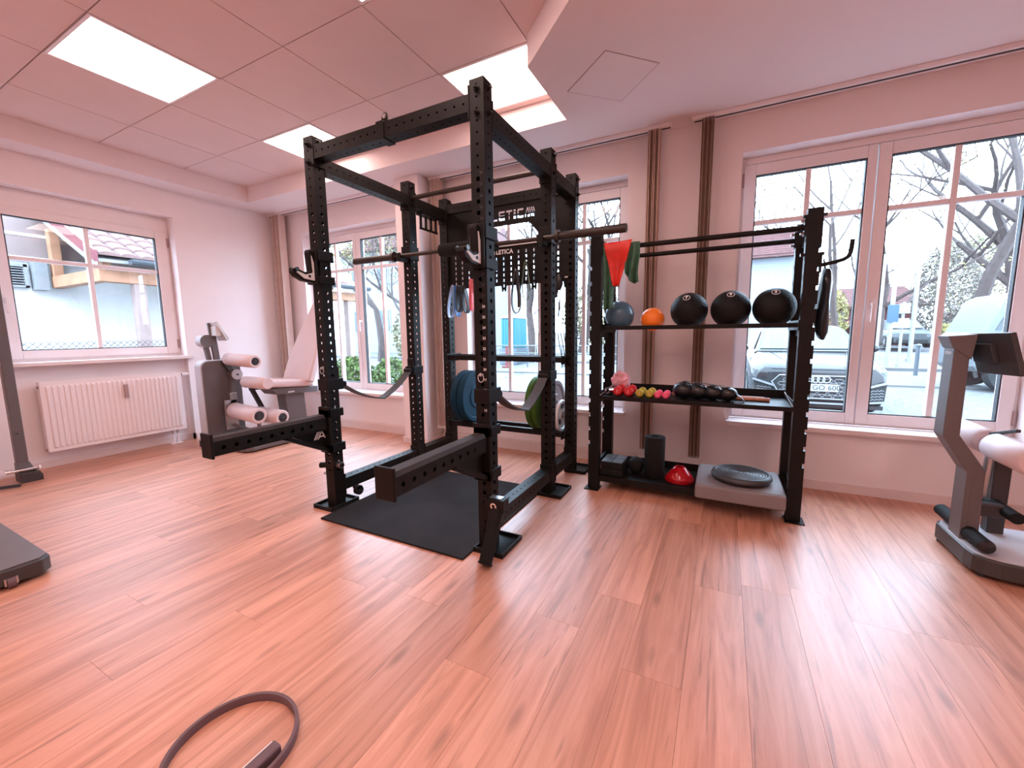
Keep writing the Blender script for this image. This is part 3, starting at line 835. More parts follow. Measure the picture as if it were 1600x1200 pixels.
# hanging bar holder under the left top beam
hb = MB().box(-2.215, -2.14, 2.66, 2.88, 2.035, 2.055)
for yy in (2.672, 2.735, 2.80, 2.862): hb.box(-2.184, -2.172, yy-0.010, yy+0.010, 1.935, 2.04)
hb.box(-2.186, -2.170, 2.66, 2.88, 1.925, 1.94)
hb.build('bar_hanger', BK, rack, bevel=0.002)
# J-hooks on the front posts
def jhook(x0, x1, mirror, where):
    xc = (x0+x1)/2
    c = MB()
    for (za, zb) in ((1.535, 1.595), (1.400, 1.448)):
        c.box(x0-0.010, x1+0.010, 1.672, 1.782, za, zb)
    c.box(x0-0.010, x1+0.004, 1.660, 1.672, 1.40, 1.60)
    b = c.build('j_hook', BK, rack, bevel=0.003)
    prof = [(1.662, 1.405), (1.662, 1.585), (1.636, 1.590), (1.632, 1.575), (1.640, 1.470), (1.600, 1.462), (1.548, 1.480), (1.530, 1.472), (1.527, 1.455), (1.545, 1.432), (1.590, 1.412)]
    MB().prism(prof, 'yz', xc-0.020, xc+0.020).build('hook_core', BK, b, bevel=0.003)
    ip = [(1.658, 1.418), (1.658, 1.520), (1.645, 1.560), (1.650, 1.462), (1.600, 1.446), (1.552, 1.462), (1.545, 1.455), (1.592, 1.424)]
    for s in (-1, 1):
        MB().prism(ip, 'yz', xc+s*0.020, xc+s*0.026).build('wear_liner', M['silver'], b)
        MB().cyl((xc+s*0.026, 1.625, 1.440), (xc+s*0.028, 1.625, 1.440), 0.008, 10).build('screw', BK, b)
        MB().cyl((xc+s*0.024, 1.548, 1.472), (xc+s*0.030, 1.548, 1.472), 0.012, 10).build('roll_pin', M['blackgloss'], b)
for x0, x1 in RX: jhook(x0, x1, 1, 0)
# small cups on the middle posts that carry the barbell
for x0, x1 in RX:
    xc = (x0+x1)/2
    c = MB().box(x0-0.006, x1+0.006, 2.480, 2.58, 1.66, 1.76).box(xc-0.02, xc+0.02, 2.40, 2.482, 1.640, 1.664).box(xc-0.02, xc+0.02, 2.395, 2.408, 1.64, 1.70)
    c.build('bar_cup', BK, rack, bevel=0.003)
# safety straps
for ix, (x0, x1) in enumerate(RX):
    xc = (x0+x1)/2
    s = MB().box(x0-0.006, x1+0.006, 1.680, 1.80, 0.76, 0.83)
    s.box(xc-0.03, xc+0.03, 1.765, 1.782, 0.80, 0.90)
    so = s.build('strap_clamp', BK, rack, bevel=0.003)
    MB().cyl((xc-0.034, 1.815, 0.79), (xc+0.034, 1.815, 0.79), 0.017, 12).box(xc-0.03, xc+0.03, 1.78, 1.82, 0.778, 0.802).build('strap_roller', BK, so)
    s = MB().box(x0-0.006, x1+0.006, 2.468, 2.58, 0.79, 0.85); s.box(xc-0.03, xc+0.03, 2.478, 2.497, 0.84, 0.91)
    so2 = s.build('strap_clamp', BK, rack, bevel=0.003)
    MB().cyl((xc-0.034, 2.452, 0.82), (xc+0.034, 2.452, 0.82), 0.017, 12).build('strap_roller', BK, so2)
    A, B, Cc = Vector((xc, 1.815, 0.785)), Vector((xc, 2.16, 0.645)), Vector((xc, 2.452, 0.815))
    pts = []
    for k in range(9):
        t = k/8; pts.append(A.lerp(B, t) - Vector((0, 0, 0.022*math.sin(math.pi*t))))
    for k in range(1, 9):
        t = k/8; pts.append(B.lerp(Cc, t) - Vector((0, 0, 0.020*math.sin(math.pi*t))))
    MB().strap(pts, (0.062, 0, 0), 0.009).build('safety_strap', M['strap'], rack, smooth=True)
# ring pull pins
def pin(p, d, knob=True):
    p = Vector(p); d = Vector(d)
    pts = [p + d*0.008 + Vector((0.016*math.cos(a), 0, -0.014+0.021*math.sin(a))) for a in [2*math.pi*k/18 for k in range(18)]]
    q = MB().cyl(p-d*0.01, p+d*0.012, 0.007, 10).build('lock_pin', M['steel'], rack)
    MB().tube(pts, 0.0018, 6, closed=True).build('pull_ring', M['silver'], q, smooth=True)
pin((-2.178, 1.69, 0.90), (0, -1, 0)); pin((-1.04, 1.69, 0.90), (0, -1, 0))
# spotter arms with brace, logo gusset and wear pad
def spotter(x0, x1, side):
    xc = (x0+x1)/2
    b = holed_tube('y', x0+0.004, x1-0.004, 1.032, 1.66, 0.528, 0.600, [(1.08+0.06*k, 0.0105) for k in range(9)]).build('spotter_arm', BK, rack)
    MB().box(x0-0.008, x1+0.008, 1.020, 1.032, 0.518, 0.640).build('end_plate', BK, b, bevel=0.003)
    w = MB().prism([(x0+0.004, 0.600), (x1-0.004, 0.600), (x1-0.012, 0.618), (x0+0.012, 0.618)], 'xz', 1.032, 1.655).build('wear_pad', M['padtop'], b)
    MB().box(x0+0.030, x1-0.030, 1.44, 1.67, 0.40, 0.53).build('gusset', BK, b) if False else None
    MB().prism([(1.44, 0.53), (1.675, 0.53), (1.675, 0.40)], 'yz', xc-0.004, xc+0.004).build('gusset', BK, b)
    MB().hexa([(x0+0.006, 1.40, 0.518), (x1-0.006, 1.40, 0.518), (x1-0.006, 1.685, 0.372), (x0+0.006, 1.685, 0.372),
               (x0+0.006, 1.425, 0.532), (x1-0.006, 1.425, 0.532), (x1-0.006, 1.685, 0.398), (x0+0.006, 1.685, 0.398)]).build('brace', BK, b)
    c = MB().box(x0-0.009, x1+0.009, 1.672, 1.690, 0.37, 0.66)
    c.box(x0-0.009, x1+0.009, 1.672, 1.785, 0.595, 0.645).box(x0-0.009, x1+0.009, 1.672, 1.785, 0.372, 0.425)
    c.build('clamp', BK, b, bevel=0.003)
    # small emblem: two slashes and an open A
    X = xc+0.0045*side
    g = MB()
    def para(y, w, z0, z1, sh): g.add([(X, y, z0), (X, y+w, z0), (X, y+w+sh, z1), (X, y+sh, z1)], [(0, 1, 2, 3)])
    zz0, zz1 = 0.470, 0.516
    para(1.590, 0.007, zz0, zz1, 0.026); para(1.603, 0.007, zz0, zz1, 0.026); para(1.616, 0.009, zz0, zz1, 0.026)
    para(1.664, 0.009, zz0, zz1, -0.020); g.add([(X, 1.628, zz0+0.010), (X, 1.662, zz0+0.010), (X, 1.660, zz0+0.018), (X, 1.632, zz0+0.018)], [(0, 1, 2, 3)])
    g.add([(X, 1.640, zz1-0.008), (X, 1.655, zz1-0.008), (X, 1.650, zz1), (X, 1.642, zz1)], [(0, 1, 2, 3)])
    g.build('emblem', M['white'], b)
spotter(*RX[0], 1); spotter(*RX[1], -1)
# landmine sleeve hanging from the front right post, pivot on the front left post
lm = MB().box(-1.010, -0.905, 1.64, 1.70, 0.235, 0.300).build('landmine_pivot', BK, rack, bevel=0.003)
MB().lathe((-0.957, 1.6395, 0.268), (0, -1, 0), [(0.017, 0), (0.017, 0.004), (0.009, 0.004), (0.008, -0.002), (0, -0.002)], 14).build('pivot_nut', M['chrome'], lm)
MB().box(-0.990, -0.925, 1.655, 1.69, 0.298, 0.303).build('pivot_top', M['steel'], lm)
MB().cyl((-0.952, 1.668, 0.250), (-0.957, 1.556, 0.026), 0.032, 18).cyl((-0.9572, 1.554, 0.023), (-0.9575, 1.550, 0.016), 0.035, 18).build('landmine_sleeve', M['rubber'], lm, smooth=True)
MB().cyl((-0.951, 1.675, 0.262), (-0.9535, 1.640, 0.195), 0.036, 14).build('sleeve_collar', BK, lm, smooth=True)
kn = MB().cyl((-2.14, 1.7275, 0.283), (-2.112, 1.7275, 0.283), 0.022, 16).build('lock_knob', M['steel'], rack, smooth=True)
MB().cyl((-2.112, 1.7275, 0.283), (-2.106, 1.7275, 0.283), 0.013, 12).build('knob_cap', M['blackgloss'], kn)
MB().cyl((-2.215, 1.72, 0.275), (-2.275, 1.70, 0.270), 0.018, 14).build('side_grip', M['rubber'], rack, smooth=True)
MB().cyl((-2.215, 1.71, 0.225), (-2.245, 1.70, 0.222), 0.008, 10).build('side_pin', M['steel'], rack)
wh = MB().cyl((-2.13, 1.85, 0.078), (-2.10, 1.85, 0.078), 0.030, 18).build('transport_wheel', M['rubber'], rack, smooth=True)
MB().box(-2.145, -2.10, 1.83, 1.87, 0.09, 0.105).build('wheel_bracket', BK, wh)

# ------------------------------------------------------------------ barbell
bb = thing('barbell', 'black barbell with thick squat pad resting across the rack', 'barbell', (-1.6, 2.435, 1.66))
BY, BZ = 2.435, 1.682
MB().cyl((-2.25, BY, BZ), (-0.94, BY, BZ), 0.0142, 14).build('shaft', M['bronze'], bb, smooth=True)
for a, b in ((-2.668, -2.255), (-0.935, -0.52)):
    s = MB().cyl((a, BY, BZ), (b, BY, BZ), 0.0250, 18).build('sleeve', M['bronze'], bb, smooth=True)
    e = b if a < -2 else a
    MB().cyl((e-0.012, BY, BZ), (e+0.012, BY, BZ), 0.037, 18).build('collar', M['bronze'], s, smooth=True)
    e2, sg = (a, -1) if a < -2 else (b, 1)
    MB().cyl((e2, BY, BZ), (e2+sg*0.003, BY, BZ), 0.018, 14).build('end_cap', M['blackgloss'], s)
MB().lathe((-1.815, BY, BZ), (1, 0, 0), [(0.015, 0.002), (0.040, 0), (0.046, 0.006), (0.046, 0.444), (0.040, 0.45), (0.015, 0.448)], 20).build('squat_pad', M['rubber'], bb, smooth=True)

# ------------------------------------------------------------------ bumper plates standing on the lower rails
def plate(x, r, th, m, lab, name='bumper_plate', hub=None, tri=False):
    yc = 3.01; zc = 0.337 + math.sqrt(max(r*r-0.059*0.059, 0.0001))
    t = thing(name, lab, 'weight plate', (x, yc, zc-r), 'plates stored on the rack rails')
    MB().lathe((x-th/2, yc, zc), (1, 0, 0), [(0.026, 0), (r*0.42, 0), (r*0.46, 0.008), (r*0.80, 0.008), (r*0.84, 0.0), (r*0.97, 0), (r, 0.006), (r, th-0.006), (r*0.97, th), (r*0.84, th), (r*0.80, th-0.008), (r*0.46, th-0.008), (r*0.42, th), (0.026, th), (0.026, 0)], 40).build('disc', m, t, smooth=True)
    MB().lathe((x-th/2-0.001, yc, zc), (1, 0, 0), [(0.0255, 0), (0.045, 0), (0.045, th+0.002), (0.0255, th+0.002), (0.0255, 0)], 24).build('hub', M['steel'], t, smooth=True)
    if tri:
        for k in range(3):
            a = math.pi/2 + k*2*math.pi/3
            MB().lathe((x-th/2-0.001, yc+0.6*r*math.cos(a), zc+0.6*r*math.sin(a)), (1, 0, 0), [(0, 0), (0.022, 0), (0.022, th+0.002), (0, th+0.002)], 14).build('grip_hole', M['gasket'], t)
plate(-2.005, 0.225, 0.062, M['blueplate'], 'outer dark blue bumper plate on the left end of the rack rail')
plate(-1.935, 0.225, 0.062, M['blueplate'], 'inner dark blue bumper plate half hidden by the front right rack post')
plate(-1.325, 0.210, 0.045, M['greenplate'], 'left one of the two green bumper plates on the rack rail')
plate(-1.275, 0.210, 0.045, M['greenplate'], 'right one of the two green bumper plates on the rack rail')
plate(-1.175, 0.200, 0.034, M['pinkplate'], 'dusky grey plate on the rack rail between green and silver plates')
plate(-1.120, 0.125, 0.026, M['silver'], 'small silver grip plate at the right end of the rack rail', 'grip_plate', tri=True)

# ------------------------------------------------------------------ things hanging from the pegboard
def band_loop(pts, wv, m, name, lab, cat, th=0.004, group='bands on the pegboard'):
    o = MB().strap(pts, wv, th).build(name, m, smooth=True); return tag(o, lab, cat, group)
def loop_pts(x, y, z0, z1, w, n=22, lean=0.0):
    P = []
    for k in range(n+1):
        a = math.pi/2 + 2*math.pi*k/n
        zz = (z0+z1)/2 + (z1-z0)/2*math.sin(a)
        t = (z1-zz)/(z1-z0)
        P.append((x + lean*t + w/2*math.cos(a)*(0.25+0.75*t), y + 0.006*math.cos(a), zz))
    return P
def peg(x, z, lab):
    p = MB().cyl((x, 2.985, z), (x, 2.935, z), 0.0035, 8).cyl((x, 2.936, z), (x, 2.934, z+0.014), 0.0035, 8)
    tag(p.build('peg_hook', M['steel'], smooth=True), lab, 'hook', 'pegboard hooks')
for x, z, l in ((-2.075, 1.500, 'pegboard hook holding the blue band loops'), (-2.02, 1.495, 'pegboard hook holding the black hand grips'), (-1.90, 1.545, 'pegboard hook holding the coral band'),
                (-1.478, 1.585, 'pegboard hook holding the long black band loop'), (-1.385, 1.645, 'pegboard hook holding the grey-green band loop')): peg(x, z, l)
band_loop(loop_pts(-2.078, 2.940, 1.235, 1.507, 0.075, lean=-0.03), (0, 0.035, 0), M['paleblue'], 'exercise_band', 'pale blue band loop leftmost on the rack pegboard', 'band')
band_loop(loop_pts(-2.062, 2.958, 1.245, 1.506, 0.045, lean=0.02), (0, 0.035, 0), M['blueband'], 'exercise_band', 'deep blue band loop on the rack pegboard', 'band')
band_loop(loop_pts(-2.018, 2.945, 1.285, 1.502, 0.050, lean=0.0), (0, 0.055, 0), M['gasket'], 'hand_grip', 'black fabric hand grip hanging beside the blue bands', 'grip', 0.008)
band_loop(loop_pts(-1.985, 2.962, 1.275, 1.502, 0.055, lean=0.03), (0, 0.045, 0), M['gasket'], 'hand_grip', 'black ankle strap hanging right of the blue bands', 'strap', 0.008)
band_loop(loop_pts(-1.898, 2.950, 1.290, 1.552, 0.020), (0, 0.040, 0), M['coral'], 'exercise_band', 'coral band hanging beside the front right rack post', 'band', 0.006)
band_loop(loop_pts(-1.478, 2.945, 1.255, 1.592, 0.105, 26), (0, 0.022, 0), M['strap'], 'exercise_band', 'long dark band loop in the middle of the pegboard', 'band', 0.005)
band_loop([(-1.470, 2.955, 1.595), (-1.466, 2.955, 1.50), (-1.462, 2.955, 1.40), (-1.460, 2.955, 1.30)], (0.026, 0, 0), M['gasket'], 'webbing_strap', 'flat black webbing strap hanging inside the long dark loop', 'strap', 0.004)
band_loop(loop_pts(-1.392, 2.945, 1.352, 1.652, 0.080, 26), (0, 0.020, 0), M['grnband'], 'exercise_band', 'grey-green band loop rightmost on the pegboard', 'band', 0.004)
# jump ropes and pouch on the back right post
jr = thing('skipping_rope', 'black skipping rope hanging long from the back right rack post', 'skipping rope', (-1.12, 2.945, 0.80))
for dx, k in ((-0.018, 0), (0.0, 1), (0.014, 2)):
    pts = [(-1.125+dx + 0.012*math.sin(i*0.35+k) + 0.05*i/22, 2.940-0.004*k, 1.50-0.66*i/22) for i in range(23)]
    MB().tube(pts, 0.0035, 6).build('cord', M['gasket'], jr, smooth=True)
MB().cyl((-1.142, 2.938, 1.50), (-1.137, 2.938, 1.36), 0.013, 12, 0.010).build('handle', M['blackgloss'], jr, smooth=True)
MB().box(-1.075, -1.05, 2.945, 2.958, 1.502, 1.512).build('hook', M['steel'], jr)
po = MB().sphere((-1.115, 2.93, 1.47), 0.045, 14, 10, (0.75, 0.45, 1.35)).build('pouch', M['sandbag'], smooth=True)
tag(po, 'small black pouch hanging at the back right rack post', 'pouch')

# ------------------------------------------------------------------ floor mat
mt = MB().box(-2.112, -1.085, 1.552, 2.57, 0.0, 0.011).build('floor_mat', M['matrub'], bevel=0.003)
tag(mt, 'black rubber floor mat lying inside the power rack', 'mat')
# ------------------------------------------------------------------ storage rack
SX = [(-0.815, -0.742), (0.362, 0.432)]
SYF, SYB = (2.730, 2.785), (3.10, 3.155)
st = thing('storage_rack', 'black steel storage rack with three shelves beside the power rack', 'storage rack', (-0.19, 2.94, 0))
def slot_post(x0, x1, y0, y1, z0, z1, outer):
    """box post whose outer front edge is notched every ten centimetres"""
    d = 0.011; mb = MB(); zz = z0
    marks = []
    z = z0 + 0.33
    while z < z1 - 0.12: marks.append(z); z += 0.0985
    lv = [z0]
    segs = []
    for m_ in marks: segs += [(lv[-1], m_-0.013, False), (m_-0.013, m_+0.013, True)]; lv.append(m_+0.013)
    segs.append((lv[-1], z1, False))
    for a, b, n_ in segs:
        xa, xb = x0, x1
        if n_:
            if outer < 0: xa += d
            else: xb -= d
        mb.box(xa, xb, y0, y1, a, b)
    return mb
for ix, (x0, x1) in enumerate(SX):
    o = -1 if ix == 0 else 1
    for (y0, y1) in (SYF, SYB):
        p = slot_post(x0, x1, y0, y1, 0.006, 1.735, o).build('upright', BK, st)
        dk = MB(); xi = x1 if ix == 0 else x0
        for k in range(14):
            z = 0.30+0.0985*k
            dk.box(xi-0.0008, xi+0.0008, y0+0.012, y0+0.030, z-0.012, z+0.012)
        dk.build('slot_row', M['gasket'], p)['kind'] = 'stuff'
        MB().box(x0-0.02 if ix == 0 else x0-0.006, x1+0.006 if ix == 0 else x1+0.02, y0-0.03, y1+0.02, 0, 0.006).build('foot_plate', BK, p)
    # side ties
    for z in (0.16, 0.62, 1.08, 1.60):
        xa = (x0+x1)/2
        MB().box(xa-0.010, xa+0.010, SYF[1], SYB[0], z-0.02, z+0.02).build('side_tie', BK, st)
xa, xb = SX[0][1], SX[1][0]
def arm_end(z, h=0.05):
    for x, s in ((xa, 1), (xb, -1)):
        MB().box(x, x+s*0.006, SYF[0]+0.005, SYB[1]-0.005, z-h/2, z+h/2).build('shelf_bracket', BK, st)
# top rods
for yy, r in ((2.758, 0.0150), (3.128, 0.0150)):
    MB().cyl((xa, yy, 1.642), (xb, yy, 1.642), r, 14).build('top_rod', BK, st, smooth=True)
    for x, s in ((xa, 1), (xb, -1)):
        b_ = MB().box(x, x+s*0.010, yy-0.028, yy+0.028, 1.60, 1.69).build('rod_plate', BK, st)
        for z in (1.612, 1.678): MB().cyl((x+s*0.010, yy, z), (x+s*0.026, yy, z), 0.008, 6).build('bolt', M['steel'], b_)
# ball shelf: two tubes
for yy in (2.822, 2.978):
    MB().box(xa, xb, yy-0.013, yy+0.013, 1.113, 1.139).build('ball_rail', BK, st, bevel=0.004)
arm_end(1.125, 0.055)
# middle tray
tr = MB().box(xa, xb, 2.745, 3.12, 0.660, 0.664).box(xa, xb, 2.738, 2.745, 0.640, 0.666).box(xa, xb, 3.12, 3.126, 0.640, 0.715)
tr.box(xa, xa+0.004, 2.745, 3.12, 0.64, 0.70).box(xb-0.004, xb, 2.745, 3.12, 0.64, 0.70)
tr.build('middle_shelf', BK, st, bevel=0.001)
for x in (xa+0.003, xb-0.003): MB().bar((x, 2.742, 0.672), (x, 3.12, 0.702), 0.006, 0.006).build('shelf_edge', M['silver'], st)
# bottom tray
tr = MB().box(xa, xb, 2.745, 3.12, 0.094, 0.100).box(xa, xb, 2.736, 2.745, 0.062, 0.102).box(xa, xb, 3.12, 3.126, 0.062, 0.15)
tr.box(xa, xa+0.004, 2.745, 3.12, 0.06, 0.14).box(xb-0.004, xb, 2.745, 3.12, 0.06, 0.14)
tr.build('bottom_shelf', BK, st, bevel=0.001)
# side hook at the right post
hk = MB().box(SX[1][1], SX[1][1]+0.008, 2.735, 2.78, 1.40, 1.49).build('hook_plate', BK, st)
MB().tube([(0.436, 2.757, 1.440), (0.50, 2.757, 1.452), (0.535, 2.757, 1.462), (0.552, 2.757, 1.474), (0.560, 2.757, 1.492), (0.563, 2.757, 1.515), (0.565, 2.757, 1.560)], 0.0105, 10).build('bar_hook', BK, hk, smooth=True)
for x, s in ((SX[1][1], 1), (SX[1][0], -1)):
    MB().cyl((x, 2.757, 1.50), (x+s*0.018, 2.757, 1.50), 0.009, 6).cyl((x, 2.757, 1.70), (x+s*0.018, 2.757, 1.70), 0.009, 6).build('bolt', M['blackgloss'], st)

# ------------------------------------------------------------------ balls on the top shelf
def ball(x, r, m, lab, name='exercise_ball', num=None):
    g = 0.065; zc = 1.139 + math.sqrt(r*r-g*g) - 0.0
    o = thing(name, lab, 'ball', (x, 2.90, zc-r), 'balls on the top shelf')
    b = MB().sphere((x, 2.90, zc), r, 36, 20).build('ball_body', m, o, smooth=True, origin=(x, 2.90, zc))
    if num:
        d = Vector((-0.10, -0.72, 0.68)).normalized() if num == '7' else Vector((-0.02, -0.66, 0.75)).normalized()
        c = Vector((x, 2.90, zc)); u = Vector((1, 0, 0)); u = (u-d*u.dot(d)).normalized(); v = d.cross(u)
        R = r*1.0
        rr = 0.020
        pts = [c + (d*math.cos(rr/R) + (u*math.cos(a)+v*math.sin(a))*math.sin(rr/R))*(R+0.0005) for a in [2*math.pi*k/28 for k in range(28)]]
        MB().tube(pts, 0.0016, 6, closed=True).build('number_ring', M['white'], o)
        text_mb(num, 0.030, c+d*(R+0.0008), u, v, 0.0008, 0.0012).build('number', M['white'], o)
ball(-0.655, 0.098, M['ballblue'], 'glossy steel blue ball at the left end of the shelf')
ball(-0.435, 0.0765, M['ballorange'], 'small bright orange ball on the shelf')
ball(-0.212, 0.112, M['slam'], 'black slam ball marked with a white 7', 'slam_ball', '7')
ball(0.024, 0.112, M['slam'], 'black slam ball in the middle of the three black balls', 'slam_ball', '9')
ball(0.252, 0.113, M['slam'], 'black slam ball marked 3 next to the right rack post', 'slam_ball', '3')

# ------------------------------------------------------------------ cloth bands draped over the top rods
def cloth(front, back, nx, nz, name, m, lab, y_off, wave):
    """front: function (s,t)->(x,y,z) grid of a draped cloth with thickness"""
    mb = MB(); V_ = []
    for j in range(nz+1):
        for i in range(nx+1):
            V_.append(front(i/nx, j/nz))
    F_ = [(j*(nx+1)+i, j*(nx+1)+i+1, (j+1)*(nx+1)+i+1, (j+1)*(nx+1)+i) for j in range(nz) for i in range(nx)]
    o = mb.add(V_, F_).build(name, m, smooth=True)
    sd = o.modifiers.new('thickness', 'SOLIDIFY'); sd.thickness = 0.004
    return tag(o, lab, 'band', 'latex bands over the rack rod')
def red_f(s, t):
    z = 1.672 - 0.278*t
    hw = 0.090*(1-t) + 0.020*t
    xc = -0.634 - 0.004*t
    return (xc + (s-0.5)*2*hw, 2.722 - 0.010*math.sin(s*7+1)*(0.4+0.6*t) - 0.006*math.sin(t*9), z + 0.006*(s-0.5)*(1-t))
cloth(red_f, None, 16, 18, 'latex_band', M['red'], 'bright red latex sheet hanging in a point from the rod', 0, 0)
def gl_f(s, t):
    z = 1.650 - 0.405*t - 0.02*t*s
    x = -0.732 + s*(0.085*(1-0.35*t)) + 0.010*t
    return (x, 2.737 - 0.012*math.sin(s*11)*(0.3+t), z + 0.03*s*t)
cloth(gl_f, None, 14, 18, 'latex_band', M['green'], 'dark green latex sheet hanging long behind the red sheet', 0, 0)
def gr_f(s, t):
    z = 1.662 - 0.250*t - 0.03*math.sin(s*3.1)*t + (0.06*(1-s)*t)
    x = -0.585 + s*0.085 + 0.004*math.sin(t*6)
    return (x, 2.733 - 0.016*math.sin(s*13+t*2)*(0.25+t), z)
cloth(gr_f, None, 18, 16, 'latex_band', M['green'], 'crumpled dark green latex end right of the red sheet', 0, 0)

# ------------------------------------------------------------------ middle shelf: dumbbells, ankle weights, sticks, pink bag, clips
ZS = 0.664
def dumbbell(x, y, r, L, m, lab):
    t = thing('dumbbell', lab, 'dumbbell', (x, y, ZS), 'small dumbbells on the middle shelf')
    zc = ZS + r
    for s in (-1, 1):
        yc = y + s*L*0.36
        hx = MB().lathe((x, yc-L*0.14, zc), (0, 1, 0), [(0, 0), (r*0.72, 0), (r*0.98, r*0.28), (r, L*0.14), (r*0.98, L*0.28-r*0.28), (r*0.72, L*0.28), (0, L*0.28)], 8).build('head', m, t, bevel=0.002)
        if s < 0: text_mb('1', r*0.9, (x, yc-L*0.14-0.0006, zc), (1, 0, 0), (0, 0, 1), 0.0004, 0.0008).build('weight_mark', M['pinkpaper'], hx)
    MB().cyl((x, y-L*0.26, zc), (x, y+L*0.26, zc), r*0.42, 12).build('grip', m, t, smooth=True)
dumbbell(-0.635, 2.865, 0.0335, 0.165, M['dbred'], 'left one of the two red dumbbells on the middle shelf')
dumbbell(-0.562, 2.865, 0.0335, 0.165, M['dbred'], 'right one of the two red dumbbells on the middle shelf')
dumbbell(-0.488, 2.855, 0.0275, 0.150, M['dbyel'], 'left one of the two mustard yellow dumbbells')
dumbbell(-0.424, 2.855, 0.0275, 0.150, M['dbyel'], 'right one of the two mustard yellow dumbbells')
dumbbell(-0.372, 2.835, 0.0235, 0.120, M['dbpink'], 'left one of the two small pink dumbbells')
dumbbell(-0.322, 2.835, 0.0235, 0.120, M['dbpink'], 'right one of the two small pink dumbbells')
for (a, b, yy, lab) in ((-0.300, 0.235, 2.955, 'longer round wooden stick lying under the black ankle weight'), (-0.285, 0.262, 2.915, 'front wooden stick lying under the black ankle weight')):
    tag(MB().cyl((a, yy+0.02, ZS+0.012), (b, yy-0.01, ZS+0.012), 0.0118, 12).build('wooden_stick', M['wood'], smooth=True), lab, 'stick', 'wooden sticks on the middle shelf')
aw = thing('ankle_weight', 'glossy black ankle weight with stuffed chambers on the middle shelf', 'ankle weight', (-0.07, 2.86, ZS))
for k in range(4):
    t_ = k/3; x = -0.222+0.086*k; rr_ = 0.060-0.012*t_
    MB().sphere((x, 2.862-0.006*k, ZS+rr_*0.92), rr_, 16, 10, (1.12, 1.0, 0.90)).build('chamber', M['sandbag'], aw, smooth=True)
MB().strap([(-0.275, 2.86, ZS+0.075), (-0.222, 2.86, ZS+0.113), (-0.136, 2.856, ZS+0.106), (-0.050, 2.85, ZS+0.098), (0.036, 2.845, ZS+0.091), (0.085, 2.84, ZS+0.06)], (0, 0.022, 0), 0.003).build('closure_strap', M['strap'], aw, smooth=True)
MB().strap([(0.075, 2.84, ZS+0.05), (0.105, 2.835, ZS+0.03), (0.125, 2.83, ZS+0.008)], (0, 0.05, 0), 0.004).build('strap_end', M['sandbag'], aw, smooth=True)
pbm = MB().sphere((-0.655, 2.985, ZS+0.075), 0.068, 12, 9, (1.0, 0.7, 1.1))
random.seed(3)
pbm.v = [(x+random.uniform(-.012, .012), y+random.uniform(-.012, .012), max(ZS+0.001, z+random.uniform(-.014, .014))) for x, y, z in pbm.v]
tag(pbm.build('pink_bag', M['pinkpaper']), 'crumpled pink paper bag behind the red dumbbells', 'bag')
cl = thing('spring_clip', 'silver and black bar clip at the left end of the middle shelf', 'clip', (-0.70, 2.84, ZS))
MB().lathe((-0.70, 2.83, ZS+0.026), (0.5, 0.85, 0.0), [(0.019, -0.022), (0.026, -0.022), (0.026, 0.022), (0.019, 0.022), (0.019, -0.022)], 18).build('clip_ring', M['chrome'], cl, smooth=True)
MB().bar((-0.705, 2.80, ZS+0.03), (-0.67, 2.90, ZS+0.05), 0.014, 0.012).build('clip_lever', M['blackgloss'], cl)

# ------------------------------------------------------------------ bottom shelf
ZB = 0.100
yb = thing('yoga_block', 'black textured block with a four-part top on the bottom shelf', 'block', (-0.660, 2.86, ZB))
MB().box(-0.738, -0.582, 2.762, 2.962, ZB, ZB+0.048).build('lower_half', M['rubber'], yb, bevel=0.006)
MB().box(-0.736, -0.584, 2.764, 2.960, ZB+0.049, ZB+0.096).build('upper_half', M['rubber'], yb, bevel=0.006)
for i in range(2):
    for j in range(2):
        x = -0.734+0.075*i; y = 2.767+0.0965*j
        MB().box(x+0.002, x+0.073, y+0.002, y+0.094, ZB+0.095, ZB+0.100).build('grip_tile', M['disc'], yb, bevel=0.002)
tag(MB().sphere((-0.520, 2.915, ZB+0.058), 0.058, 24, 14).build('massage_ball', M['rubber'], smooth=True), 'plain black massage ball between block and roller', 'ball')
fr = thing('foam_roller', 'black foam roller standing upright on the bottom shelf', 'foam roller', (-0.392, 2.885, ZB))
MB().lathe((-0.392, 2.885, ZB), (0, 0, 1), [(0.024, 0), (0.064, 0), (0.067, 0.004), (0.067, 0.281), (0.064, 0.285), (0.024, 0.285), (0.022, 0.279), (0.022, 0.002), (0.024, 0)], 36).build('roller_body', M['rubber'], fr, smooth=True)
MB().lathe((-0.392, 2.885, ZB+0.276), (0, 0, 1), [(0, 0), (0.0215, 0), (0.0215, 0.002), (0, 0.002)], 20).build('core', M['gasket'], fr)
cs = thing('marker_cone', 'stack of glossy red marker cones on the bottom shelf', 'cone', (-0.226, 2.875, ZB))
MB().lathe((-0.226, 2.875, ZB), (0, 0, 1), [(0.086, 0.001), (0.090, 0.004), (0.088, 0.026), (0.083, 0.036), (0.036, 0.094), (0.031, 0.097), (0.024, 0.097), (0.024, 0.088)], 36).build('top_cone', M['cone'], cs, smooth=True)
for k in range(4):
    MB().lathe((-0.226, 2.875, ZB+0.003+0.0065*k), (0, 0, 1), [(0.0895, 0), (0.0922, 0.001), (0.0922, 0.003), (0.0895, 0.004)], 36).build('cone_rim', M['cone'], cs, smooth=True)
sp = thing('step_board', 'grey step board jutting out of the bottom shelf', 'step board', (0.112, 2.82, ZB))
MB().box(-0.118, 0.345, 2.600, 3.055, 0.1022, 0.186).build('board', M['step'], sp, bevel=0.012, seg=3)
MB().box(-0.10, 0.327, 2.618, 3.037, 0.1855, 0.1885).build('top_pad', M['step'], sp, bevel=0.001)
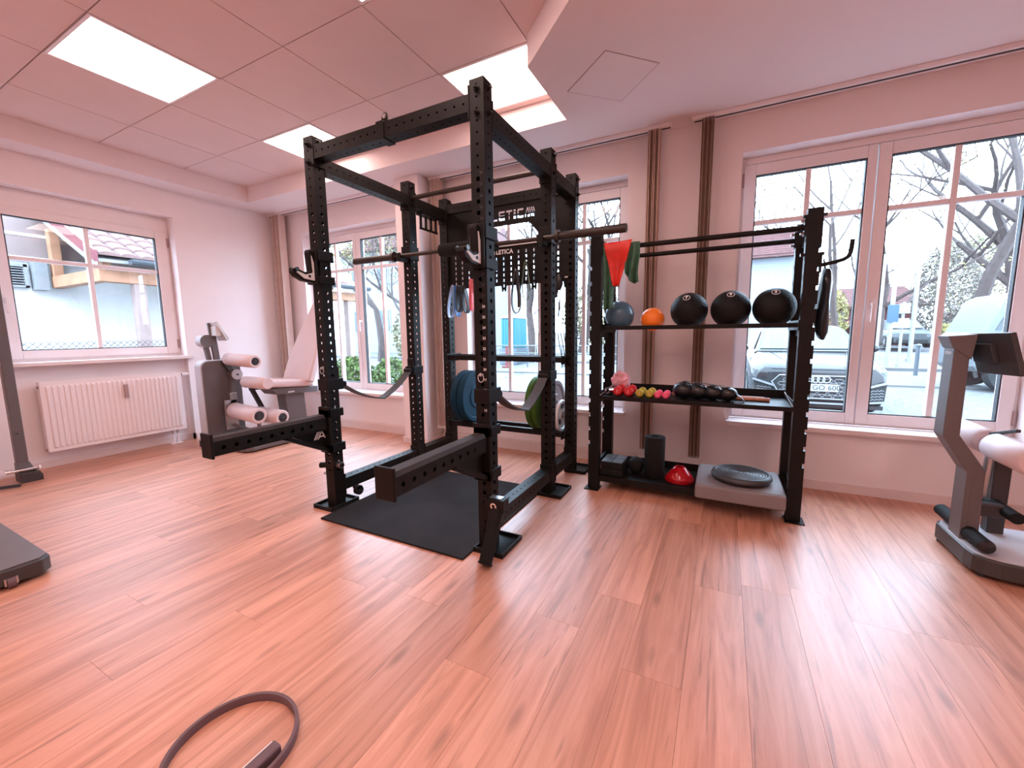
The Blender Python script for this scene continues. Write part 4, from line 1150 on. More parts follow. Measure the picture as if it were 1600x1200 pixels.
ds = thing('balance_disc', 'dark grey ribbed balance cushion lying on the step board', 'balance disc', (0.128, 2.80, 0.1885))
DC = Vector((0.128, 2.80, 0.1885))
MB().lathe(DC, (0, 0, 1), [(0, 0), (0.135, 0), (0.158, 0.010), (0.166, 0.026), (0.161, 0.042), (0.152, 0.049), (0.144, 0.049), (0.138, 0.043), (0, 0.045)], 44).build('cushion', M['disc'], ds, smooth=True)
for r in (0.018, 0.034, 0.050, 0.066, 0.082, 0.098, 0.114, 0.130):
    MB().tube([DC+Vector((r*math.cos(a), r*math.sin(a), 0.0455-0.0015*r/0.13)) for a in [2*math.pi*k/36 for k in range(36)]], 0.0042, 6, closed=True).build('rib', M['disc'], ds, smooth=True)
# ------------------------------------------------------------------ black gym bag hanging outside the right post
gb = thing('drawstring_bag', 'black cloth bag hanging on the outer side of the right storage post', 'bag', (0.468, 2.79, 1.05))
def gbag():
    mb = MB(); rows = []
    prof = [(1.430, 0.010, 0.045), (1.412, 0.018, 0.065), (1.35, 0.026, 0.085), (1.25, 0.030, 0.095), (1.15, 0.030, 0.095), (1.09, 0.026, 0.09), (1.055, 0.014, 0.075)]
    n = 14; vs = []
    for z, rx_, ry_ in prof:
        for k in range(n):
            a = 2*math.pi*k/n
            w = 1 + 0.12*math.sin(3*a+z*20)
            vs.append((0.468+0.004*math.sin(z*15)+rx_*w*math.cos(a), 2.79+ry_*w*math.sin(a), z + 0.012*math.sin(a)))
    fs = [(j*n+i, j*n+(i+1) % n, (j+1)*n+(i+1) % n, (j+1)*n+i) for j in range(len(prof)-1) for i in range(n)]
    fs += [tuple(range(n)), tuple(range((len(prof)-1)*n+n-1, (len(prof)-1)*n-1, -1))]
    return mb.add(vs, fs)
gbag().build('bag_body', M['sandbag'], gb, smooth=True)
MB().tube([(0.450, 2.757, 1.470), (0.452, 2.752, 1.455), (0.458, 2.76, 1.43), (0.466, 2.79, 1.42)], 0.004, 6).build('drawstring', M['gasket'], gb, smooth=True)
# ------------------------------------------------------------------ leg machine in the far corner
G, GL, GD, PD = M['grey'], M['greylt'], M['greydk'], M['pad']
lm = thing('leg_extension_machine', 'grey leg machine with pale rollers and seat in the room corner', 'gym machine', (-4.2, 2.5, 0))
def rr_poly(y0, y1, z0, z1, r, n=6):
    P = [(y0, z0), (y1, z0)]
    for k in range(n+1):
        a = math.pi/2*k/n; P.append((y1-r+r*math.cos(a), z1-r+r*math.sin(a)))
    for k in range(n+1):
        a = math.pi/2+math.pi/2*k/n; P.append((y0+r+r*math.cos(a), z1-r+r*math.sin(a)))
    return P
tw = MB().prism(rr_poly(2.135, 2.50, 0.06, 0.868, 0.07), 'yz', -4.63, -4.505).build('weight_tower', GL, lm, bevel=0.01)
MB().prism(rr_poly(2.142, 2.493, 0.06, 0.860, 0.065), 'yz', -4.506, -4.492).build('tower_side', G, tw)
MB().box(-4.65, -4.48, 2.12, 2.52, 0.0, 0.065).build('tower_foot', GD, lm, bevel=0.006)
bp_ = [(-4.49, 2.19), (-4.05, 2.165), (-3.96, 2.18), (-3.93, 2.24), (-3.93, 2.98), (-3.99, 3.05), (-4.49, 3.05)]
MB().prism(bp_, 'xy', 0.012, 0.052).build('base_plate', G, lm, bevel=0.006)
for x, y in ((-4.0, 2.25), (-4.0, 2.95), (-4.42, 2.25), (-4.42, 2.95)): MB().cyl((x, y, 0), (x, y, 0.013), 0.025, 12).build('rubber_foot', M['gasket'], lm)
# mast with tilted screen and drum
MB().bar((-4.56, 2.315, 0.84), (-4.56, 2.285, 1.235), 0.030, 0.055, (0, 1, 0)).build('mast', G, lm, bevel=0.004)
sc = MB().hexa([(-4.60, 2.365, 1.055), (-4.44, 2.365, 1.055), (-4.44, 2.385, 1.065), (-4.60, 2.385, 1.065), (-4.60, 2.268, 1.240), (-4.44, 2.268, 1.240), (-4.44, 2.292, 1.250), (-4.60, 2.292, 1.250)]).build('screen_housing', M['silver'], lm, bevel=0.004)
MB().hexa([(-4.59, 2.384, 1.075), (-4.45, 2.384, 1.075), (-4.45, 2.388, 1.077), (-4.59, 2.388, 1.077), (-4.59, 2.296, 1.232), (-4.45, 2.296, 1.232), (-4.45, 2.300, 1.234), (-4.59, 2.300, 1.234)]).build('screen', M['gasket'], sc)
MB().box(-4.56, -4.46, 2.278, 2.325, 1.105, 1.20).build('screen_mount', M['silver'], sc, bevel=0.004)
dr = MB().cyl((-4.64, 2.235, 1.055), (-4.545, 2.235, 1.055), 0.062, 24).build('drum', GL, lm, smooth=True)
MB().cyl((-4.545, 2.235, 1.055), (-4.538, 2.235, 1.055), 0.062, 24).build('drum_face', G, dr, smooth=True)
MB().bar((-4.59, 2.24, 1.00), (-4.59, 2.26, 0.86), 0.04, 0.035, (0, 1, 0)).build('drum_arm', G, dr)
# lever arms and hub on the tower side
hub = MB().cyl((-4.492, 2.412, 0.712), (-4.415, 2.412, 0.712), 0.058, 24).build('pivot_hub', G, lm, smooth=True)
MB().cyl((-4.415, 2.412, 0.712), (-4.405, 2.412, 0.712), 0.052, 24).build('hub_cap', GL, hub, smooth=True)
MB().box(-4.405, -4.402, 2.402, 2.425, 0.704, 0.720).build('hub_mark', M['gasket'], hub)
MB().bar((-4.46, 2.39, 0.74), (-4.46, 2.32, 0.86), 0.05, 0.04, (1, 0, 0)).build('upper_lever', GD, lm, bevel=0.005)
MB().bar((-4.46, 2.40, 0.69), (-4.46, 2.34, 0.36), 0.045, 0.05, (1, 0, 0)).build('lower_lever', G, lm, bevel=0.005)
MB().box(-4.485, -4.43, 2.335, 2.405, 0.42, 0.53).build('slide_block', M['steel'], lm, bevel=0.004)
def roller(p, q, r, parent=lm, m=PD):
    p = Vector(p); q = Vector(q); L = (q-p).length; d = (q-p).normalized()
    o = MB().lathe(p, d, [(0.02, 0), (r*0.86, 0), (r, r*0.18), (r, L-r*0.18), (r*0.86, L), (r*0.62, L), (r*0.60, L-0.008), (0, L-0.008)], 28).build('roller_pad', m, parent, smooth=True)
    MB().lathe(q-d*0.009, d, [(r*0.60, 0), (r*0.60, 0.005), (r*0.3, 0.006), (r*0.28, 0.012), (0, 0.013)], 22).build('roller_cap', M['gasket'], o, smooth=True)
    return o
roller((-4.40, 2.335, 0.875), (-3.95, 2.335, 0.860), 0.062)
MB().cyl((-4.49, 2.335, 0.877), (-4.37, 2.335, 0.875), 0.013, 12).build('roller_axle', M['chrome'], lm, smooth=True)
roller((-4.40, 2.345, 0.355), (-3.945, 2.325, 0.335), 0.078)
roller((-4.30, 2.515, 0.300), (-3.88, 2.515, 0.290), 0.074)
MB().tube([(-4.42, 2.345, 0.20), (-4.02, 2.345, 0.16), (-3.99, 2.345, 0.17), (-3.985, 2.340, 0.24), (-3.985, 2.335, 0.31), (-3.955, 2.325, 0.345)], 0.018, 10).build('roller_bow', G, lm, smooth=True)
MB().box(-4.45, -4.43, 2.28, 2.40, 0.16, 0.46).build('roller_plate', M['steel'], lm, bevel=0.003)
MB().bar((-4.30, 2.60, 0.28), (-4.24, 2.44, 0.58), 0.035, 0.045, (1, 0, 0)).build('knee_strut', GD, lm, bevel=0.004)
MB().cyl((-4.27, 2.44, 0.56), (-4.12, 2.50, 0.575), 0.009, 10).build('adjust_lever', M['gasket'], lm, smooth=True)
MB().bar((-4.24, 2.44, 0.585), (-4.14, 2.50, 0.625), 0.03, 0.03).build('strut_head', GD, lm)
# seat and backrest
se = MB().hexa([(-4.22, 2.40, 0.600), (-3.90, 2.40, 0.600), (-3.90, 2.90, 0.560), (-4.22, 2.90, 0.560), (-4.22, 2.40, 0.680), (-3.90, 2.40, 0.680), (-3.90, 2.90, 0.640), (-4.22, 2.90, 0.640)]).build('seat', PD, lm, bevel=0.03, seg=4)
MB().lathe((-4.25, 2.395, 0.645), (1, 0, 0), [(0, 0), (0.050, 0), (0.058, 0.012), (0.058, 0.358), (0.050, 0.37), (0, 0.37)], 22).build('knee_roll', PD, se, smooth=True)
MB().hexa([(-4.16, 2.52, 0.515), (-3.94, 2.52, 0.515), (-3.94, 2.98, 0.490), (-4.16, 2.98, 0.490), (-4.16, 2.46, 0.585), (-3.94, 2.46, 0.585), (-3.94, 2.98, 0.552), (-4.16, 2.98, 0.552)]).build('seat_frame', G, lm, bevel=0.004)
MB().box(-3.945, -3.938, 2.63, 2.70, 0.52, 0.535).build('frame_slot', M['silver'], lm)
MB().hexa([(-4.12, 2.66, 0.05), (-3.98, 2.66, 0.05), (-3.98, 2.86, 0.05), (-4.12, 2.86, 0.05), (-4.12, 2.62, 0.52), (-3.98, 2.62, 0.52), (-3.98, 2.84, 0.52), (-4.12, 2.84, 0.52)]).build('seat_column', G, lm, bevel=0.006)
# tapered backrest
bpf = []
for k in range(13):
    t = k/12; w = 0.22*(1-0.55*max(0, (t-0.25)/0.75)**1.2)
    bpf.append((t, w))
def br():
    mb = MB(); vs = []
    for t, w in bpf:
        y = 2.80+0.40*t**1.1; z = 0.62+0.92*t
        if t == 1: w *= 0.6
        vs += [(-4.06-w, y, z), (-4.06+w, y, z), (-4.06+w, y+0.07, z-0.02), (-4.06-w, y+0.07, z-0.02)]
    n = len(bpf); fs = [(0, 1, 2, 3), tuple(4*(n-1)+k for k in (3, 2, 1, 0))]
    for i in range(n-1):
        for k in range(4): fs.append((4*i+k, 4*i+4+k, 4*i+4+(k+1) % 4, 4*i+(k+1) % 4))
    return mb.add(vs, fs)
br().build('backrest', PD, lm, bevel=0.02, seg=3, smooth=True)
MB().bar((-4.06, 2.93, 0.50), (-4.06, 3.09, 0.95), 0.06, 0.05, (1, 0, 0)).build('backrest_post', G, lm)

# ------------------------------------------------------------------ machine at the right edge
am = thing('trunk_machine', 'grey machine with bent mast, tablet screen and pale rollers beside the window', 'gym machine', (1.5, 2.62, 0))
bo = [(1.02, 2.52), (1.03, 2.47), (1.06, 2.435), (1.10, 2.415), (1.20, 2.40), (2.15, 2.40), (2.25, 2.48), (2.25, 2.78), (2.15, 2.86), (1.10, 2.86), (1.04, 2.845), (1.02, 2.80)]
MB().prism(bo, 'xy', 0.02, 0.098).build('base_housing', GD, am, bevel=0.008)
MB().prism([(1.615+(x-1.615)*0.985, 2.63+(y-2.63)*0.955) for x, y in bo], 'xy', 0.097, 0.1015).build('base_top', GL, am)
for x, y in ((1.07, 2.48), (1.05, 2.80), (2.2, 2.5), (2.2, 2.8)): MB().cyl((x, y, 0), (x, y, 0.021), 0.02, 12).build('rubber_foot', M['gasket'], am)
st_ = MB().box(1.18, 1.30, 2.4005-0.0015, 2.4005, 0.045, 0.075).build('base_sticker', M['pinkpaper'], am)
text_mb('||||| ||||', 0.016, (1.25, 2.3988, 0.060), (1, 0, 0), (0, 0, 1), 0.0002).build('sticker_print', M['grey'], st_)
prof = [(1.041, 0.10), (1.105, 0.10), (1.100, 0.440), (1.000, 0.600), (1.000, 1.015), (0.945, 1.015), (0.941, 0.592), (1.041, 0.422)]
ms = MB().prism(prof, 'xz', 2.62, 2.72).build('mast', G, am, bevel=0.004)
MB().box(1.037, 1.058, 2.616, 2.724, 0.10, 0.43).build('mast_cover', G, ms, bevel=0.003)
hd = MB().hexa([(0.938, 2.615, 1.010), (1.005, 2.615, 0.955), (1.005, 2.725, 0.955), (0.938, 2.725, 1.010), (0.918, 2.612, 1.062), (1.015, 2.612, 1.070), (1.025, 2.728, 1.070), (0.918, 2.728, 1.062)]).build('mast_head', G, am, bevel=0.003)
text_mb('milon', 0.028, (0.9437, 2.669, 0.985), (0, -1, 0), (0, 0, 1), 0.0004, 0.0006).build('head_lettering', M['silver'], hd)
# tablet screen seen from behind
TL, TR, BR_, BL_ = Vector((1.025, 2.735, 1.072)), Vector((1.088, 2.548, 1.076)), Vector((1.125, 2.520, 0.890)), Vector((1.062, 2.705, 0.890))
nn = (TR-TL).cross(BL_-TL).normalized()
if nn.x < 0: nn = -nn
tb = MB().hexa([BL_, BR_, BR_+nn*0.022, BL_+nn*0.022, TL, TR, TR+nn*0.022, TL+nn*0.022]).build('tablet', GD, am, bevel=0.003)
def on(s, t, d): return TL.lerp(TR, s).lerp(BL_.lerp(BR_, s), t) + nn*d
MB().hexa([on(0.12, 0.70, -0.022), on(0.62, 0.70, -0.022), on(0.62, 0.70, 0.0), on(0.12, 0.70, 0.0), on(0.12, 0.25, -0.022), on(0.62, 0.25, -0.022), on(0.62, 0.25, 0.0), on(0.12, 0.25, 0.0)]).build('tablet_mount', M['gasket'], tb, bevel=0.003)
MB().hexa([on(0.04, 0.95, 0.0225), on(0.96, 0.95, 0.0225), on(0.96, 0.95, 0.0235), on(0.04, 0.95, 0.0235), on(0.04, 0.05, 0.0225), on(0.96, 0.05, 0.0225), on(0.96, 0.05, 0.0235), on(0.04, 0.05, 0.0235)]).build('screen', M['blackgloss'], tb)
# foot axle, rollers and posts
MB().cyl((1.07, 2.90, 0.138), (1.07, 2.47, 0.138), 0.030, 22).build('foot_axle', M['rubber'], am, smooth=True)
MB().lathe((1.07, 2.47, 0.138), (0, -1, 0), [(0.031, 0), (0.026, 0.010), (0.008, 0.016), (0, 0.02)], 20).build('axle_cap', M['blackgloss'], am, smooth=True)
MB().cyl((1.20, 2.80, 0.25), (1.20, 2.575, 0.25), 0.026, 20).build('heel_roller', M['rubber'], am, smooth=True)
MB().box(1.095, 1.215, 2.65, 2.70, 0.215, 0.275).build('heel_arm', GD, am, bevel=0.006)
MB().box(1.185, 1.245, 2.755, 2.815, 0.10, 0.52).build('roller_post', GD, am, bevel=0.005)
MB().cyl((1.155, 2.76, 0.28), (1.165, 2.76, 0.51), 0.017, 14).build('gas_spring', M['steel'], am, smooth=True)
roller((1.17, 2.805, 0.545), (1.17, 3.11, 0.545), 0.060, am)
roller((1.17, 2.735, 0.540), (1.17, 2.44, 0.540), 0.062, am)
MB().cyl((1.17, 2.73, 0.542), (1.17, 2.81, 0.542), 0.034, 18).build('roller_clamp', M['chrome'], am, smooth=True)
MB().bar((1.175, 2.80, 0.585), (1.185, 2.62, 0.640), 0.016, 0.014).build('clamp_lever', M['gasket'], am, bevel=0.003)
MB().box(1.55, 1.68, 2.56, 2.70, 0.10, 0.50).build('seat_column', G, am, bevel=0.006)
MB().box(1.42, 1.82, 2.45, 2.81, 0.50, 0.57).build('seat', PD, am, bevel=0.025, seg=3)
MB().hexa([(1.80, 2.47, 0.56), (1.86, 2.47, 0.56), (1.86, 2.79, 0.56), (1.80, 2.79, 0.56), (1.93, 2.50, 1.15), (1.99, 2.50, 1.15), (1.99, 2.76, 1.15), (1.93, 2.76, 1.15)]).build('backrest', PD, am, bevel=0.025, seg=3)
MB().bar((1.66, 2.63, 0.42), (1.95, 2.63, 0.90), 0.05, 0.05).build('backrest_post', G, am)

# ------------------------------------------------------------------ machine cut off by the left edge: platform, and upright by the window
pf = thing('machine_platform', 'dark grey low machine platform cut off at the left edge', 'gym machine', (-3.5, 0.4, 0))
pp = [(-4.3, 0.62), (-2.80, 0.615), (-2.765, 0.58), (-2.762, 0.40), (-2.80, 0.0), (-4.3, 0.0)]
MB().prism(pp, 'xy', 0.018, 0.085).build('platform_body', GD, pf, bevel=0.006)
MB().prism([(x*0.995-0.02, y) for x, y in inset(pp, 0.98)], 'xy', 0.084, 0.091).build('platform_top', G, pf, bevel=0.002)
wl_ = MB().cyl((-2.772, 0.470, 0.026), (-2.772, 0.495, 0.026), 0.026, 18).build('castor', M['ring'], pf, smooth=True)
MB().box(-2.768, -2.758, 0.462, 0.468, 0.018, 0.05).box(-2.768, -2.758, 0.497, 0.503, 0.018, 0.05).build('castor_fork', M['steel'], wl_)
for x, y in ((-4.2, 0.1), (-4.2, 0.5), (-2.9, 0.1)): MB().cyl((x, y, 0), (x, y, 0.02), 0.025, 12).build('rubber_foot', M['gasket'], pf)
MB().box(-4.25, -4.05, 0.2, 0.4, 0.085, 1.3).build('platform_mast', G, pf, bevel=0.01)
cu = thing('machine_upright', 'slim grey machine upright left of the radiator', 'gym machine', (-4.80, 0.98, 0))
MB().box(-4.835, -4.775, 0.958, 1.018, 0.14, 1.55).build('upright_tube', G, cu, bevel=0.004)
MB().hexa([(-4.845, 0.955, 0.075), (-4.755, 0.955, 0.075), (-4.755, 1.045, 0.075), (-4.845, 1.045, 0.075), (-4.838, 0.955, 0.15), (-4.772, 0.955, 0.15), (-4.772, 1.022, 0.15), (-4.838, 1.022, 0.15)]).build('upright_shoe', G, cu, bevel=0.003)
MB().prism([(0.955, 0.0), (1.07, 0.0), (1.07, 0.045), (1.055, 0.075), (0.955, 0.075)], 'yz', -4.86, -4.72).build('upright_foot', GD, cu, bevel=0.003)
MB().cyl((-4.745, 0.86, 0.10), (-4.745, 1.06, 0.095), 0.010, 12).build('axle', M['chrome'], cu, smooth=True)
MB().cyl((-4.744, 1.055, 0.095), (-4.744, 1.066, 0.094), 0.019, 14).build('axle_cap', M['pvc'], cu, smooth=True)
MB().sphere((-4.745, 0.83, 0.10), 0.05, 16, 10, (1, 1.2, 1)).build('axle_roller', PD, cu, smooth=True)
MB().box(-4.81, -4.773, 0.972, 0.988, 0.375, 0.385).build('tube_slot', M['gasket'], cu)
tag(MB().bar((-4.66, 0.80, 0.022), (-4.62, 0.93, 0.016), 0.028, 0.020).build('pedal', M['gasket'], bevel=0.006), 'small black pedal tip on the floor at the left edge', 'pedal')

# ------------------------------------------------------------------ ring lying on the floor in the foreground
rg = thing('pilates_ring', 'grey pilates ring lying on the floor in the foreground', 'pilates ring', (-1.13, 0.48, 0))
rc, R_ = Vector((-1.118, 0.512, 0)), 0.152
ringpts = [rc + Vector((R_*math.cos(a), R_*math.sin(a), 0.0125)) for a in [2*math.pi*k/64 for k in range(64)]]
mb = MB().lathe(rc, (0, 0, 1), [(R_-0.0045, 0.0), (R_+0.0045, 0.0), (R_+0.0055, 0.004), (R_+0.0055, 0.021), (R_+0.0045, 0.025), (R_-0.0045, 0.025), (R_-0.0055, 0.021), (R_-0.0055, 0.004), (R_-0.0045, 0.0)], 72)
mb.build('ring_band', M['ring'], rg, smooth=True)
h_ = MB().box(-1.020, -0.986, 0.445, 0.563, 0.001, 0.034).build('handle', M['ring'], rg, bevel=0.006, seg=3)
MB().box(-1.0165, -1.0140, 0.452, 0.556, 0.0338, 0.0348).build('handle_stripe', M['white'], h_)
# ------------------------------------------------------------------ outside
ZG = -0.26
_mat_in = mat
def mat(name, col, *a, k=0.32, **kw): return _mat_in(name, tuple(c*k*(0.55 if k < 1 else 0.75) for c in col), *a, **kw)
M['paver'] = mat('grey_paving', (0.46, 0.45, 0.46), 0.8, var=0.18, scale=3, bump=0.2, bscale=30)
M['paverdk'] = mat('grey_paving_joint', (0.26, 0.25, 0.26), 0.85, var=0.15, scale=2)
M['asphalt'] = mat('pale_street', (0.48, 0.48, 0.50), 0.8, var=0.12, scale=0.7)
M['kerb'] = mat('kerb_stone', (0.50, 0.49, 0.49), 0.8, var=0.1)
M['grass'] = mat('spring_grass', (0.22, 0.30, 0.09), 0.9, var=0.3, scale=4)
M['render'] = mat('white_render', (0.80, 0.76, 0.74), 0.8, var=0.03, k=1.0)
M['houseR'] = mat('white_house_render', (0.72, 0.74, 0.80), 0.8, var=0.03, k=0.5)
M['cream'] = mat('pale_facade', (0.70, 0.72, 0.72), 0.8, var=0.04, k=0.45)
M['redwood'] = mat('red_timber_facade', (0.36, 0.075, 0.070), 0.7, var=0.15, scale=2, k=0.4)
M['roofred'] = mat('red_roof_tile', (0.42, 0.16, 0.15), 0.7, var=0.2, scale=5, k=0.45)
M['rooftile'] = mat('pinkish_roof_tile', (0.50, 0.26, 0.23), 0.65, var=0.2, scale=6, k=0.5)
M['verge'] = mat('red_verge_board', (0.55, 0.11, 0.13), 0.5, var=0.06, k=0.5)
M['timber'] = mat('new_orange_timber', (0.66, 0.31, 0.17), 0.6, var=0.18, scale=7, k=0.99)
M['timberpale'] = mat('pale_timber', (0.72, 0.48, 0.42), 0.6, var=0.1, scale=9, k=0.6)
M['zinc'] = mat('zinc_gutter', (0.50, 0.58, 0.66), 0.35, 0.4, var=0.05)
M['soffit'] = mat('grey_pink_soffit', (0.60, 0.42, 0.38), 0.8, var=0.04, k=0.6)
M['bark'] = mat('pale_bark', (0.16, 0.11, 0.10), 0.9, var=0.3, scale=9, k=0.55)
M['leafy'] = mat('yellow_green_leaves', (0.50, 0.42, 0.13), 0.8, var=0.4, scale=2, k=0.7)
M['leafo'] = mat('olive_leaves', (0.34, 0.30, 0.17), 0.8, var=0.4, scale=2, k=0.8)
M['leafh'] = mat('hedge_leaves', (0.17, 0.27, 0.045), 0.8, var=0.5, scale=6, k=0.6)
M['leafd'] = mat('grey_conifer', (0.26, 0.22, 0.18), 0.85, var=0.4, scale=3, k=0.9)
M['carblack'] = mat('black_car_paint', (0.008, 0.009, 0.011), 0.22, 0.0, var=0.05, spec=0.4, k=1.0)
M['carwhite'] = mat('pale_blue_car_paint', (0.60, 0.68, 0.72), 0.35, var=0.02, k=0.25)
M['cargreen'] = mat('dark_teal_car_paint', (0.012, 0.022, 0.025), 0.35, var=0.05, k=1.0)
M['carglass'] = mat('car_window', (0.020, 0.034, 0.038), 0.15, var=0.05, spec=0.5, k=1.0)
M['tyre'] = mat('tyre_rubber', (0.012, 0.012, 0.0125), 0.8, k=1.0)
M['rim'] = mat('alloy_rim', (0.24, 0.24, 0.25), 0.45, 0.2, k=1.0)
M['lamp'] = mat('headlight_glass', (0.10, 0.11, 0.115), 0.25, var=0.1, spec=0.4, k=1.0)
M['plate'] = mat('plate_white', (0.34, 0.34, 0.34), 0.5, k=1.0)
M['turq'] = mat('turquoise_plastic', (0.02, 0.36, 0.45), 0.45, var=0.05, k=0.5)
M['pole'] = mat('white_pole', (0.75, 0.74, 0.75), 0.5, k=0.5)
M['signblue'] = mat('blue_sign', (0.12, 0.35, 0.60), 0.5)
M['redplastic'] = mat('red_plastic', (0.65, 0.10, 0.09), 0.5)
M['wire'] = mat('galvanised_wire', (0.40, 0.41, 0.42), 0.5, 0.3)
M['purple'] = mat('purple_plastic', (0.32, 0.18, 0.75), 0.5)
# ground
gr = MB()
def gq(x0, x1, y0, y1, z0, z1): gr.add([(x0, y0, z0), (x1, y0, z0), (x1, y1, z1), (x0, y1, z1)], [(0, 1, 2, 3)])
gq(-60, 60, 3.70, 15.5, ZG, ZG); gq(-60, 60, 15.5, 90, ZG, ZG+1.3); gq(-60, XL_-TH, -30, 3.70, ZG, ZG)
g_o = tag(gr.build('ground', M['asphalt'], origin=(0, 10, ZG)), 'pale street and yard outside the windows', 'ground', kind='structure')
# paving stones near the building, two sizes; the nearest are single stones
pv = None; random.seed(11)
_pvm = bpy.data.meshes.new('paver'); _b = MB().box(-0.147, 0.147, -0.097, 0.097, 0, 0.012)
_pvm.from_pydata(_b.v, [], _b.f); _pvm.materials.append(M['paver'])
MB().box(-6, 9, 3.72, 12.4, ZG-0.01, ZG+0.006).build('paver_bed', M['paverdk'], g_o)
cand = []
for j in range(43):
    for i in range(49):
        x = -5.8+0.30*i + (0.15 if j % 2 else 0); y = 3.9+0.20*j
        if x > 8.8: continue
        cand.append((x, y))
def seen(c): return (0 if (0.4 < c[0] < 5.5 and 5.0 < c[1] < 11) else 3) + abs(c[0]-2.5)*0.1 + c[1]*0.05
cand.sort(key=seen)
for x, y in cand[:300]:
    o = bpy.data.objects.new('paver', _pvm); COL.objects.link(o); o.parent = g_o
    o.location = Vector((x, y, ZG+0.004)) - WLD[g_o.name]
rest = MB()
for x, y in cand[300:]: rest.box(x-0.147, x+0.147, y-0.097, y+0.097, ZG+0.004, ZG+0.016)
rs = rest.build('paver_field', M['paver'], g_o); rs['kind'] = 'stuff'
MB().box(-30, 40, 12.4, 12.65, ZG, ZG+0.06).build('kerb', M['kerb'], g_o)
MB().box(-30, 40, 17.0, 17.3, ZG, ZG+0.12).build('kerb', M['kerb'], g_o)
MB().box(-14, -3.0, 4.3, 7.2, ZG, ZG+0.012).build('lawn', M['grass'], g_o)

# ------- parked dark car in front of the third window (bonnet towards the room)
def wheel(parent, x, y, r, w, axis=(1, 0, 0)):
    z = ZG + r + 0.012; d = Vector(axis)
    c = Vector((x, y, z))
    t = MB().lathe(c - d*w/2, d, [(r*0.62, 0), (r*0.95, 0), (r, 0.02), (r, w-0.02), (r*0.95, w), (r*0.62, w), (r*0.60, w-0.03), (r*0.60, 0.03), (r*0.62, 0)], 30).build('wheel', M['tyre'], parent, smooth=True)
    MB().lathe(c - d*(w/2-0.02), d, [(0, 0), (r*0.60, 0), (r*0.60, w-0.04), (0, w-0.04)], 24).build('rim_disc', M['tyre'], t)
    for k in range(5):
        a = 2*math.pi*k/5
        e = Vector((0, math.cos(a), math.sin(a))) if abs(axis[0]) > 0.5 else Vector((math.cos(a), 0, math.sin(a)))
        for s in (-1, 1): MB().bar(c + e*r*0.08 + d*s*(w/2-0.012), c + e*r*0.60 + d*s*(w/2-0.012), 0.07, 0.02, d).build('spoke', M['rim'], t)
    return t
def car_shell(secs, cx):
    """secs: list of (y, half bottom, half shoulder, half top, z bottom, z shoulder, z top); returns closed lofted body"""
    mb = MB(); vs = []; n = 10
    for y, hb, hs, ht, zb, zs_, zt in secs:
        P = [(-hb*0.96, zb), (-hb, zb+0.06), (-hs, zs_-0.10), (-hs*0.985, zs_), (-ht, zt), (ht, zt), (hs*0.985, zs_), (hs, zs_-0.10), (hb, zb+0.06), (hb*0.96, zb)]
        vs += [(cx+p[0], y, ZG+p[1]) for p in P]
    fs = []
    for i in range(len(secs)-1):
        for k in range(n): fs.append((i*n+k, i*n+(k+1) % n, (i+1)*n+(k+1) % n, (i+1)*n+k))
    fs += [tuple(range(n-1, -1, -1)), tuple(range((len(secs)-1)*n, len(secs)*n))]
    return mb.add(vs, fs)
CX, CY = 1.30, 7.72
car = thing('parked_car', 'black car parked nose towards the window', 'car', (CX, CY+2.1, ZG))
CB = M['carblack']
car_shell([(CY, 0.62, 0.66, 0.56, 0.24, 0.62, 0.70), (CY+0.06, 0.80, 0.82, 0.70, 0.20, 0.66, 0.76), (CY+0.30, 0.88, 0.89, 0.76, 0.18, 0.74, 0.84), (CY+0.75, 0.91, 0.91, 0.76, 0.18, 0.82, 0.92),
           (CY+1.22, 0.91, 0.91, 0.74, 0.18, 0.88, 0.985), (CY+4.0, 0.90, 0.90, 0.72, 0.20, 0.92, 1.00), (CY+4.3, 0.80, 0.82, 0.66, 0.28, 0.90, 0.96)], CX).build('car_body', CB, car, smooth=True, bevel=0.02)
gh = [(CY+1.12, 0.76, 0.98), (CY+1.95, 0.62, 1.395), (CY+2.5, 0.60, 1.43), (CY+3.3, 0.60, 1.40), (CY+4.05, 0.66, 1.02)]
mb = MB(); vs = []
for y, h_, z in gh:
    vs += [(CX-0.80, y, ZG+0.95), (CX-h_, y, ZG+z), (CX+h_, y, ZG+z), (CX+0.80, y, ZG+0.95)]
fs = []
for i in range(len(gh)-1):
    for k in range(3): fs.append((4*i+k, 4*i+4+k, 4*i+5+k, 4*i+1+k))
cabin = mb.add(vs, fs).build('cabin', CB, car, smooth=False, bevel=0.02)
def quad_slab(p, th, m, name, parent):
    p = [Vector(q) for q in p]; n_ = (p[1]-p[0]).cross(p[3]-p[0]).normalized()*th
    return MB().hexa([*p, *[q+n_ for q in p]]).build(name, m, parent)
quad_slab([(CX-0.70, CY+1.19, ZG+1.015), (CX+0.70, CY+1.19, ZG+1.015), (CX+0.575, CY+1.90, ZG+1.375), (CX-0.575, CY+1.90, ZG+1.375)], 0.012, M['carglass'], 'windscreen', cabin)
